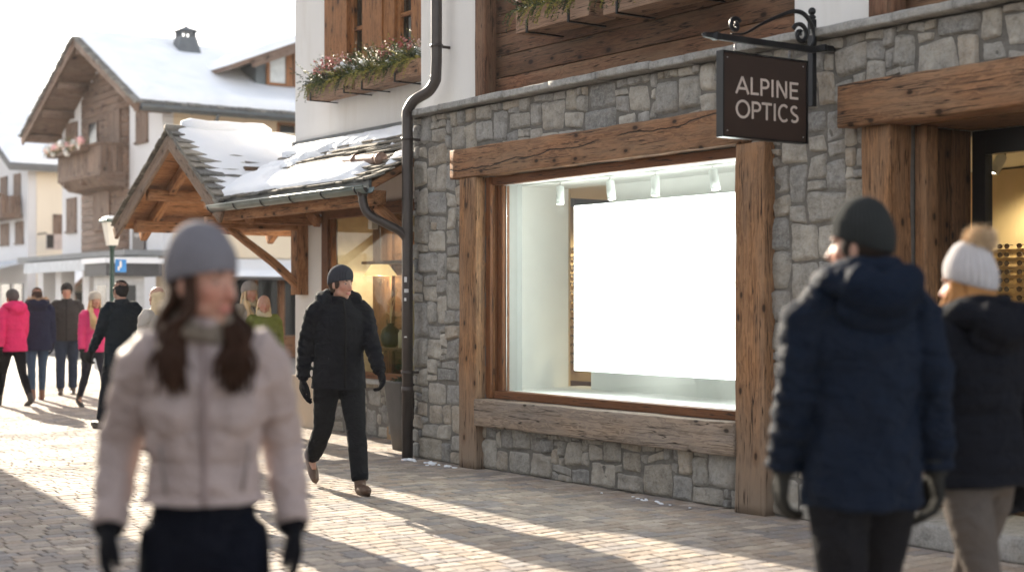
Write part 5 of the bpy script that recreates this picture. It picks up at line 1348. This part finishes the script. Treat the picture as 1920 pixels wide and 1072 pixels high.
    body.location = loc; body.rotation_euler = (0, 0, R(face)); tag(body, label, 'person', group)
    def child(mb_, name, mat, v=None, sm=3, disp=None, lab=None):
        o = mb_.build(name, mat, body, lab)
        if v: remesh(o, v, sm, disp)
        return o
    if vox <= .009:
        for s_ in (-1, 1):
            e = MB(); p = hd(s_*.030, .0700, .008); e.ell(p, .0095*k, seg=14, rings=10); ey = e.build('eye', simple('eye_white', (.34, .30, .28), .4, var=.02), body)
            e = MB(); fwd = HM@Vector((0, 1, 0)); e.ell(p+fwd*.0045*k, .0068*k, seg=10, rings=8); e.build('iris', simple('iris', (.05, .03, .02), .1), ey)
            e = MB(); e.tube([hd(s_*.016, .088, .026), hd(s_*.032, .087, .031), hd(s_*.048, .074, .026)], [.0035*k, .0042*k, .002*k], 6); e.build('eyebrow', hairm((.05, .03, .02)), body)
    # ---- trousers
    t = MB(); tw = 1.16 if not fem else 1.06
    t.tube([up(0, -.005, -.08), up(0, -.005, 0), up(0, -.005, .08), up(0, -.005, .16)], [.13*k*width, .158*k*width, .150*k*width, .13*k*width], 20, ry=.66)
    for (h, kn, an, pit) in legs:
        P = [h+Vector((0, -.008, .05)), h.lerp(kn, .3), h.lerp(kn, .65), kn, kn.lerp(an, .3), kn.lerp(an, .7), an+Vector((0, 0, .02))]
        t.tube(P, [q*k*tw for q in ((.078, .088, .078, .064, .066, .060, .058) if not fem else (.076, .088, .074, .058, .059, .048, .042))], 16)
    child(t, 'trousers', fabric('trouser_cloth', trousers, 1.2, wr=.7), .012, 3, (.09, .016*(0.5 if fem else 1)))
    # ---- shoes
    for (h, kn, an, pit) in legs:
        s_ = MB(); a = R(max(-38, min(16, pit*.75))); f = Vector((0, math.cos(a), math.sin(a))); u_ = Vector((0, -math.sin(a), math.cos(a)))
        q = lambda y, z: an+f*y*k+u_*(z-.005)*k
        s_.tube([q(-.055, -.055), q(-.02, -.050), q(.05, -.052), q(.12, -.060), q(.185, -.066), q(.205, -.068)], [.026*k, .040*k, .044*k, .043*k, .030*k, .012*k], 14, ry=.95)
        s_.tube([q(-.01, -.04), q(-.005, .05), an+(kn-an).normalized()*.10*k], [.045*k, .046*k, .046*k], 14); s_.tube([q(-.06, -.074), q(.02, -.078), q(.13, -.080), q(.205, -.076)], [.03*k, .042*k, .044*k, .022*k], 12, ry=.28)
        child(s_, 'shoe', simple('boot_leather', shoes, .55, 0, (40, .3, .003)), .009, 2)
    # ---- jacket
    j = jacket; J = MB(); hem = j.get('hem', -.02); fat = j.get('fat', 1.0)*width; q_ = j.get('quilt', 0); qs = j.get('qstep', .085)
    prof = j.get('prof') or ([(hem, .178, .140), (.135, .160, .128), (.18, .150, .122), (.24, .148, .122), (.34, .165, .135), (.44, .175, .135), (.50, .155, .115), (.545, .10, .088), (.575, .080, .080)] if fem else
                             [(hem, .205, .160), (.05, .196, .150), (.16, .182, .142), (.28, .190, .145), (.38, .200, .148), (.46, .192, .138), (.51, .160, .118), (.55, .105, .095), (.58, .085, .085)])
    P, Rr, Ry = [], [], []
    n = 64
    for i in range(n+1):
        z = prof[0][0]+(prof[-1][0]-prof[0][0])*i/n
        for a_, b_ in zip(prof, prof[1:]):
            if a_[0] <= z <= b_[0]+1e-9: f = (z-a_[0])/(b_[0]-a_[0]); f = f*f*(3-2*f) if False else f; rx, ry = a_[1]*(1-f)+b_[1]*f, a_[2]*(1-f)+b_[2]*f
        if q_ and z < .50: rx += q_*(abs(math.sin(math.pi*(z+.3)/qs))**.55-.6); ry += q_*(abs(math.sin(math.pi*(z+.3)/qs))**.55-.6)
        P.append(up(0, -.004, z)); Rr.append(rx*k*fat); Ry.append(ry/rx)
    J.tube(P, Rr, 32, ry=Ry)
    if fem:
        for s_ in (-1, 1): J.ell(up(s_*.075, .085, .365), (.070*k, .055*k, .070*k), seg=16)
    af = j.get('arm', 1.0)
    for (s0, el, wr, d2), sd in zip(arms, (-1, 1)):
        J.tube([up(sd*.06, -.01, .515), s0+Vector((-sd*.015*k, 0, .012*k)), s0.lerp(el, .1)], [.07*k*af, .078*k*af, .078*k*af], 16)
        pts, rr = [], []; m_ = 44
        for i in range(m_+1):
            f = i/m_; tot = uarm+farm*.97; s_ = f*tot
            p = s0.lerp(el, s_/uarm) if s_ < uarm else el.lerp(wr, (s_-uarm)/farm)
            if abs(s_-uarm) < .05*k: p = p.lerp((s0.lerp(el, .84)+el.lerp(wr, .16))/2, .35)
            r = (.079-.029*f)*af*(.92 if fem else 1)
            if q_: r += q_*.8*(abs(math.sin(math.pi*s_/qs/1.0))**.55-.6)
            elif j.get('folds', 1): r += .004*math.sin(s_*95+sd)*(.5+f)
            pts.append(p); rr.append(r*k)
        J.tube(pts, rr, 18)
    cz = j.get('collar', .61)
    J.tube([up(0, -.005, .53), up(0, .0, .57), up(0, .004, cz)], [.095*k, .088*k, .082*k], 18)
    jk = child(J, 'jacket', fabric('jacket_cloth', j['col'], j.get('fs', 1.0), j.get('rough', .8), j.get('wr', .6), spec=j.get('spec', .25)), vox, 2, j.get('disp', (.12, .018)))
    if j.get('zip') is not None:
        z_ = MB(); pts = []
        for i in range(26):
            z = hem+.01+(cz-.02-hem)*i/25
            for a_, b_ in zip(prof, prof[1:]):
                if a_[0] <= z <= b_[0]+1e-9: f = (z-a_[0])/(b_[0]-a_[0]); ry = a_[2]*(1-f)+b_[2]*f
            if z > prof[-1][0]: ry = .084/fat
            if fem and .28 < z < .45: ry += .010
            pts.append(up(0, -.004+ry*fat+.003, z))
        z_.sweep([(.009, .004), (-.009, .004), (-.009, -.004), (.009, -.004)], pts, (0, 1, 0)); z_.build('zip', simple('zip_tape', j['zip'], .9, spec=.05), jk)
    if j.get('pockets'):
        z_ = MB()
        for s_ in (-1, 1): z_.tube([up(s_*.100, .112*fat, max(.02, hem+.04)), up(s_*.112, .108*fat, max(.02, hem+.04)+.07), up(s_*.118, .104*fat, max(.02, hem+.04)+.13)], .004, 6)
        z_.each('pocket_seam', simple('pocket_dark', tuple(q*.5 for q in j['col']), .7), jk)
    # ---- hood
    if hood:
        h_ = MB(); kind = hood[0]
        if kind == 'down':   # folded on the back
            h_.tube(catmull([up(-.110, .045, .575), up(-.130, -.06, .605), up(-.085, -.14, .590), up(0, -.17, .555), up(.085, -.14, .590), up(.130, -.06, .605), up(.110, .045, .575)], 5), [.045*k]+[.055*k]*9+[.075*k]*11+[.055*k]*9+[.045*k], 14)
            h_.ell(up(0, -.115, .515), (.135*k, .075*k, .085*k), seg=20); h_.tube(catmull([up(-.10, -.02, .635), up(-.07, -.10, .655), up(0, -.12, .65), up(.07, -.10, .655), up(.10, -.02, .635)], 5), .030*k, 10)
        child(h_, 'hood', fabric('hood_cloth', hood[1], 1, j.get('rough', .8), .6), vox, 3, (.08, .016))
        if len(hood) > 2:     # fur edge
            f_ = MB(); C_ = catmull([up(-.12, .06, .53), up(-.15, -.03, .60), up(-.10, -.12, .64), up(0, -.15, .63), up(.10, -.12, .64), up(.15, -.03, .60), up(.12, .06, .53)], 8)
            for i in range(900):
                p = random.choice(C_)+Vector([random.gauss(0, .012) for _ in range(3)]); d = Vector([random.uniform(-1, 1) for _ in range(3)]).normalized()+Vector((0, -.3, .5)); d.normalize()
                w_ = d.orthogonal().normalized()*.006; e_ = p+d*random.uniform(.03, .07); q1 = random.uniform(.7, 1.3)
                f_.add([p+w_, p-w_, e_], [(0, 1, 2)], None, tuple(v*q1 for v in hood[2])); w2 = d.cross(w_); f_.add([p+w2, p-w2, e_], [(0, 1, 2)], None, tuple(v*q1 for v in hood[2]))
            f_.build('fur_trim', cvmat('fur', .9), jk)
    if scarf:
        s_ = MB()
        for i, (z, r, w) in enumerate(((.585, .078, .022), (.606, .070, .022), (.622, .062, .018))):
            s_.tube([up((r+.004*math.sin(3*a+i))*math.cos(a), (r+.01*math.sin(2*a+i))*math.sin(a)+.008, z+.008*math.sin(a*2+i)-.014*math.sin(a)) for a in [2*math.pi*q/24 for q in range(25)]], w*k, 10)
        child(s_, 'scarf', fabric('scarf_wool', scarf, 3, .95, .8), vox, 1)
    # ---- hat
    if hat:
        h_ = MB(); hs = hat.get('h', 1.0)
        ZS = [(.012, .082, 1.16), (.030, .0865, 1.15), (.055, .0875, 1.14), (.080, .084, 1.14), (.105, .073, 1.14), (.125*hs, .056, 1.14), (.140*hs, .032, 1.14), (.146*hs, .008, 1.1)]
        tl = hat.get('tilt', -.10)
        def hp_(y, z): return hd(0, y-.010-tl*0, z)
        n = 34; vs, fs = [], []
        for i, (z, r, e) in enumerate(ZS):
            for q in range(n):
                a = 2*math.pi*q/n; y = r*e*math.sin(a); zz = z+y*.26*(1-i/8)
                vs.append(hd(r*math.cos(a), y-.014-hat.get('back', 0)*i/7, zz))
        for i in range(len(ZS)-1):
            for q in range(n): a, b = i*n+q, i*n+(q+1) % n; fs.append((a, b, b+n, a+n))
        fs.append(tuple((len(ZS)-1)*n+q for q in range(n)))
        # brim roll
        h_.add(vs, fs, None, (1, 1, 1), True)
        km = knit('knitted_wool', hat['col'], hc.x, hc.y, hat.get('ribs', 46))
        ho = h_.build('hat', km, body)
        so = ho.modifiers.new('thickness', 'SOLIDIFY'); so.thickness = .008; so.offset = 1
        sb = ho.modifiers.new('subdivision', 'SUBSURF'); sb.levels = 1; sb.render_levels = 2
        if hat.get('brim', 1):
            b_ = MB(); br_ = []
            for q in range(n):
                a = 2*math.pi*q/n; y = .092*1.13*math.sin(a)
                br_.append((a, y))
            pv = []
            for (dz, dr) in ((.0, .0), (.0, .007), (.026, .009), (.052, .007), (.054, 0)):
                for a, y in br_: pv.append(hd((.0835+dr)*math.cos(a), (.0835+dr)*1.15*math.sin(a)-.014, .010+dz+y*.26))
            fs = []
            for i in range(4):
                for q in range(n): a, b = i*n+q, i*n+(q+1) % n; fs.append((a, b, b+n, a+n))
            b_.add(pv, fs, None, (1, 1, 1), True); bo_ = b_.build('turned_brim', km, ho); bo_.modifiers.new('subdivision', 'SUBSURF').render_levels = 2
        if hat.get('pom'):
            p_ = MB(); c = hd(.01, -.045, .178)
            p_.ell(c, .052*k, seg=14, rings=10, cv=hat['pom'])
            for i in range(2600):
                d = Vector([random.gauss(0, 1) for _ in range(3)]).normalized(); p0 = c+d*.030*k; e_ = c+(d+Vector([random.gauss(0, .13) for _ in range(3)])).normalized()*random.uniform(.066, .082)*k
                w_ = d.orthogonal().normalized()*.0022; q1 = random.uniform(.7, 1.35); cc = tuple(min(1, v*q1) for v in (hat['pom'] if random.random() < .75 else hat.get('pom2', hat['pom'])))
                p_.add([p0+w_, p0-w_, e_], [(0, 1, 2)], None, cc)
            p_.build('pompom', cvmat('pompom_fur', .9), ho)
    # ---- hair
    if hair:
        hr = MB(); col = hair['col']; st = hair['style']
        def strand(P, r):
            P = catmull(P, 5); n_ = len(P); hr.tube(P, [r*(.7+.6*math.sin(math.pi*min(1, i/(n_-1)*1.1)))*(1-.75*(i/(n_-1))**5) for i in range(n_)], 6)
        if st in ('short', 'longback', 'longfront'):
            hr.ell(hd(0, -.030, .012), (.081*k, .085*k, .080*k), rot=HM.to_euler(), seg=20, rings=14, rough=.06, nf=40)
        if st == 'short':
            for s_ in (-1, 1): hr.ell(hd(s_*.066, .012, .0), (.014*k, .03*k, .035*k), rot=HM.to_euler(), seg=10)
            hr.ell(hd(0, -.055, -.035), (.060*k, .042*k, .045*k), rot=HM.to_euler(), rough=.1, nf=50)
            if not hat:
                for i in range(260):
                    a, b = random.uniform(0, 6.28), random.uniform(.1, 1.4); d = Vector((math.cos(a)*math.sin(b), math.sin(a)*math.sin(b), math.cos(b)))
                    hr.tube([hd(d.x*.074, d.y*.088-.012, d.z*.08+.035), hd(d.x*.080+random.uniform(-.01, .01), d.y*.094-.02, d.z*.088+.034)], [.006, .002], 4)
        if st in ('longback', 'longfront'):
            for i in range(70):
                a = random.uniform(-1.25, 1.25); x = math.sin(a)*.078; y = -math.cos(a)*.085
                L_ = hair.get('len', .30)*random.uniform(.8, 1.08)
                strand([hd(x*.9, y-.01, .03), hd(x*1.08, y-.012, -.05), hd(x*1.25, y-.03, -.05-L_*.45), hd(x*1.30+random.uniform(-.02, .02), y-.03+random.uniform(-.02, .02), -.05-L_)], random.uniform(.008, .013)*k)
        if st == 'longfront':
            for s_ in (-1, 1):
                for i in range(120):
                    a = random.uniform(-.5, .6); o = random.gauss(0, .016); o2 = random.gauss(0, .020); f = .055+.02*math.sin(a); L_ = hair.get('len', .33)*random.uniform(.45, 1.25)
                    tz = up(s_*.105+o2, .105+o*.8, .335)
                    st_, mi = hd(s_*.072, .012+a*.04, .02), hd(s_*.078+o*.4, .020+o, -.075)
                    e1 = up(s_*(.082+o), .060+o2*.6, .585); e2 = up(s_*(.082+o2*.8+.012*math.sin(i)), .130+o*.5, .55-L_*.5); e3 = up(s_*(.078+o2), .150+o*.4, .55-L_*1.1)
                    strand([st_, mi, e1, e2, e3], random.uniform(.005, .010)*k)
        hr.build('hair', hairm(col), body)
    if gloves:
        gmat = fabric('glove_knit', gloves, 2, .9)
        for hm in hms: child(hm, 'glove', gmat, .005, 2)
    return body

# ---- the woman in the foreground
person('woman close to the camera in pale pink quilted jacket, grey beanie and black gloves', (1.60, 3.66, 0), 157, 1.67,
       lleg=(14, 4), rleg=(-12, 8), larm=(-26, 13, 56), rarm=(-26, 15, 60), head_yaw=44, head_pitch=-3, fem=True, vox=.006, width=.96,
       skin=(.42, .23, .165), jacket=dict(col=(.375, .30, .28), quilt=.010, qstep=.088, fat=1.04, arm=1.02, zip=(.26, .20, .19), rough=.55, wr=.8, disp=(.06, .014), hem=.115, collar=.625, spec=.35, pockets=1),
       trousers=(.006, .007, .012), hat=dict(col=(.24, .23, .255), h=1.12, back=.02, ribs=60, brim=0), hair=dict(col=(.036, .017, .010), style='longfront', len=.10),
       gloves=(.008, .008, .010), scarf=(.20, .16, .125), shoes=(.03, .02, .015))
# ---- the man walking towards us
person('man in black hooded jacket and dark beanie walking towards us past the bay window', (5.74, 10.50, 0), 168, 1.80,
       lleg=(20, 5), rleg=(-17, 34), larm=(20, 8, 20), rarm=(-18, 11, 14), lean=3, head_yaw=30, head_pitch=-4, vox=.008,
       width=1.03, jacket=dict(col=(.008, .009, .012), hem=-.09, fat=1.02, arm=1.04, zip=(.012, .012, .012), collar=.625, spec=.3, disp=(.10, .022), pockets=1), hood=('down', (.010, .012, .016)),
       trousers=(.011, .012, .014), hat=dict(col=(.05, .053, .065), ribs=50), hair=dict(col=(.06, .04, .03), style='short'), gloves=(.01, .01, .012), shoes=(.09, .05, .03))
# ---- the couple on the right
person('man seen from behind in navy hooded jacket and dark beanie', (3.905, 3.452, 0), -26, 1.81,
       lleg=(-10, 4), rleg=(12, 6), larm=(4, 8, 12), rarm=(-6, 10, 14), head_yaw=50, head_pitch=2, vox=.007, width=1.03,
       jacket=dict(col=(.006, .011, .023), hem=-.13, fat=.98, arm=1.02, collar=.66, spec=.3, disp=(.13, .050), wr=1.0, rough=.7), hood=('down', (.006, .011, .023)),
       trousers=(.012, .012, .014), hat=dict(col=(.032, .035, .035), h=1.12, ribs=40), hair=dict(col=(.03, .02, .015), style='short'), gloves=(.03, .03, .028), skin=(.42, .24, .17), shoes=(.03, .03, .03))
person('woman at the right edge in dark quilted jacket and white bobble hat with tan pompom', (4.62, 3.52, 0), -8, 1.70,
       lleg=(-18, 8), rleg=(20, 8), larm=(12, 12, 30), rarm=(-8, 12, 20), head_yaw=22, head_pitch=0, lean=3, fem=True, vox=.007, width=1.06,
       jacket=dict(col=(.008, .009, .013), hem=-.05, fat=1.12, arm=1.12, quilt=.008, qstep=.075, collar=.62, disp=(.08, .02)), hood=('down', (.008, .009, .013)),
       trousers=(.10, .085, .075), hat=dict(col=(.56, .53, .53), h=1.18, ribs=26, pom=(.50, .36, .22), pom2=(.80, .66, .48)), hair=dict(col=(.42, .20, .07), style='longfront', len=.25), gloves=(.012, .012, .014), skin=(.44, .25, .18))
# ---- people further down the street
GP = 'people strolling down the street'
person('person seen from behind in bright pink jacket and black trousers at the left edge', (6.62, 22.0, 0), 14, 1.70, lleg=(18, 4), rleg=(-16, 14), larm=(-16, 12, 14), rarm=(16, 12, 14), vox=.011, fem=True, width=1.1, jacket=dict(col=(.62, .035, .14), hem=-.08, fat=1.15, arm=1.1, quilt=.004), hood=('down', (.62, .035, .14)), trousers=(.012, .012, .014), hat=dict(col=(.12, .11, .11)), hair=dict(col=(.10, .08, .07), style='short'), gloves=(.02, .02, .02), group=GP)
person('person seen from behind in navy parka with a pale fur trimmed hood and blue jeans', (7.26, 22.9, 0), -10, 1.74, lleg=(-10, 8), rleg=(12, 3), larm=(10, 10, 30), vox=.011, fem=True, width=1.12, jacket=dict(col=(.018, .022, .045), hem=-.14, fat=1.15, arm=1.1), hood=('down', (.02, .025, .045), (.50, .38, .26)), trousers=(.045, .075, .12), hair=dict(col=(.05, .035, .03), style='short'), gloves=(.02, .02, .03), shoes=(.14, .07, .045), group=GP)
person('man in dark grey jacket and flat dark hat standing and facing us', (8.16, 24.2, 0), 160, 1.80, lleg=(-6, 4), rleg=(10, 4), larm=(4, 12, 30), rarm=(8, 10, 40), vox=.011, jacket=dict(col=(.045, .040, .040), hem=-.06, fat=1.08, zip=(.02, .02, .02)), trousers=(.03, .04, .065), hat=dict(col=(.05, .045, .045)), hair=dict(col=(.04, .03, .02), style='short'), shoes=(.06, .04, .03), group=GP)
person('blonde person in bright pink jacket and pale hat half hidden by the man in black', (7.45, 20.9, 0), 185, 1.66, vox=.011, fem=True, lleg=(18, 3), rleg=(-16, 16), jacket=dict(col=(.58, .05, .16), hem=-.05, fat=1.05), trousers=(.03, .03, .04), hat=dict(col=(.55, .50, .44)), hair=dict(col=(.50, .36, .20), style='longfront', len=.2), gloves=(.02, .02, .02), group=GP)
person('man seen from behind in long black coat just left of the pink jacketed woman', (6.42, 17.1, 0), 12, 1.80, vox=.010, lleg=(20, 4), rleg=(-18, 16), larm=(14, 12, 20), rarm=(-14, 14, 10), jacket=dict(col=(.010, .016, .022), hem=-.16, fat=1.05), trousers=(.012, .014, .02), hair=dict(col=(.02, .018, .018), style='short'), gloves=(.01, .01, .012), group=GP)
person('blonde woman in cream coat mostly hidden behind the woman in the pale pink jacket', (5.85, 14.55, 0), 10, 1.66, vox=.010, fem=True, lleg=(6, 3), rleg=(-6, 5), jacket=dict(col=(.42, .38, .34), hem=-.1), trousers=(.03, .03, .04), hair=dict(col=(.60, .47, .30), style='longback', len=.2), gloves=(.02, .02, .02), group=GP)
bw_ = person('woman in grey beanie with blond hair and yellow green jacket walking beside the bay', (7.62, 16.15, 0), 196, 1.73, vox=.010, fem=True, lleg=(10, 4), rleg=(-10, 8), head_yaw=-10, jacket=dict(col=(.34, .30, .25), hem=-.05, fat=1.0, zip=(.1, .1, .1)), trousers=(.015, .015, .018), hat=dict(col=(.38, .34, .31)), hair=dict(col=(.55, .40, .24), style='longfront', len=.30), scarf=(.5, .42, .30), gloves=(.02, .02, .02), group=GP)
person('person in yellow green jacket and cream scarf standing just left of the plastered column', (7.55, 15.6, 0), 165, 1.58, vox=.010, fem=True, jacket=dict(col=(.15, .165, .045), hem=-.08, fat=1.1), trousers=(.015, .015, .018), hair=dict(col=(.58, .44, .26), style='longback', len=.25), scarf=(.62, .52, .36), gloves=(.02, .02, .02), group=GP)

person('person in dark jacket walking hidden behind the foreground woman, nearer the middle of the street', (4.52, 10.3, 0), 20, 1.70, vox=.011, lleg=(20, 5), rleg=(-20, 15), jacket=dict(col=(.02, .02, .03), hem=-.08), trousers=(.02, .02, .03), hair=dict(col=(.03, .02, .02), style='short'), gloves=(.02, .02, .02), group=GP)
# ================================================================ HAZE
hm_ = M('haze_air'); hm_.n.remove(hm_.b); pv = hm_.node('VolumePrincipled'); pv.inputs['Color'].default_value = (.93, .95, 1, 1); pv.inputs['Density'].default_value = .00032; pv.inputs['Anisotropy'].default_value = .25
hm_.l(pv.outputs[0], hm_.out.inputs['Volume'])
mb = MB(); mb.box(-700, 2700, -300, 2500, -4, 460); hz = mb.build('haze', hm_.m); tag(hz, kind='stuff')
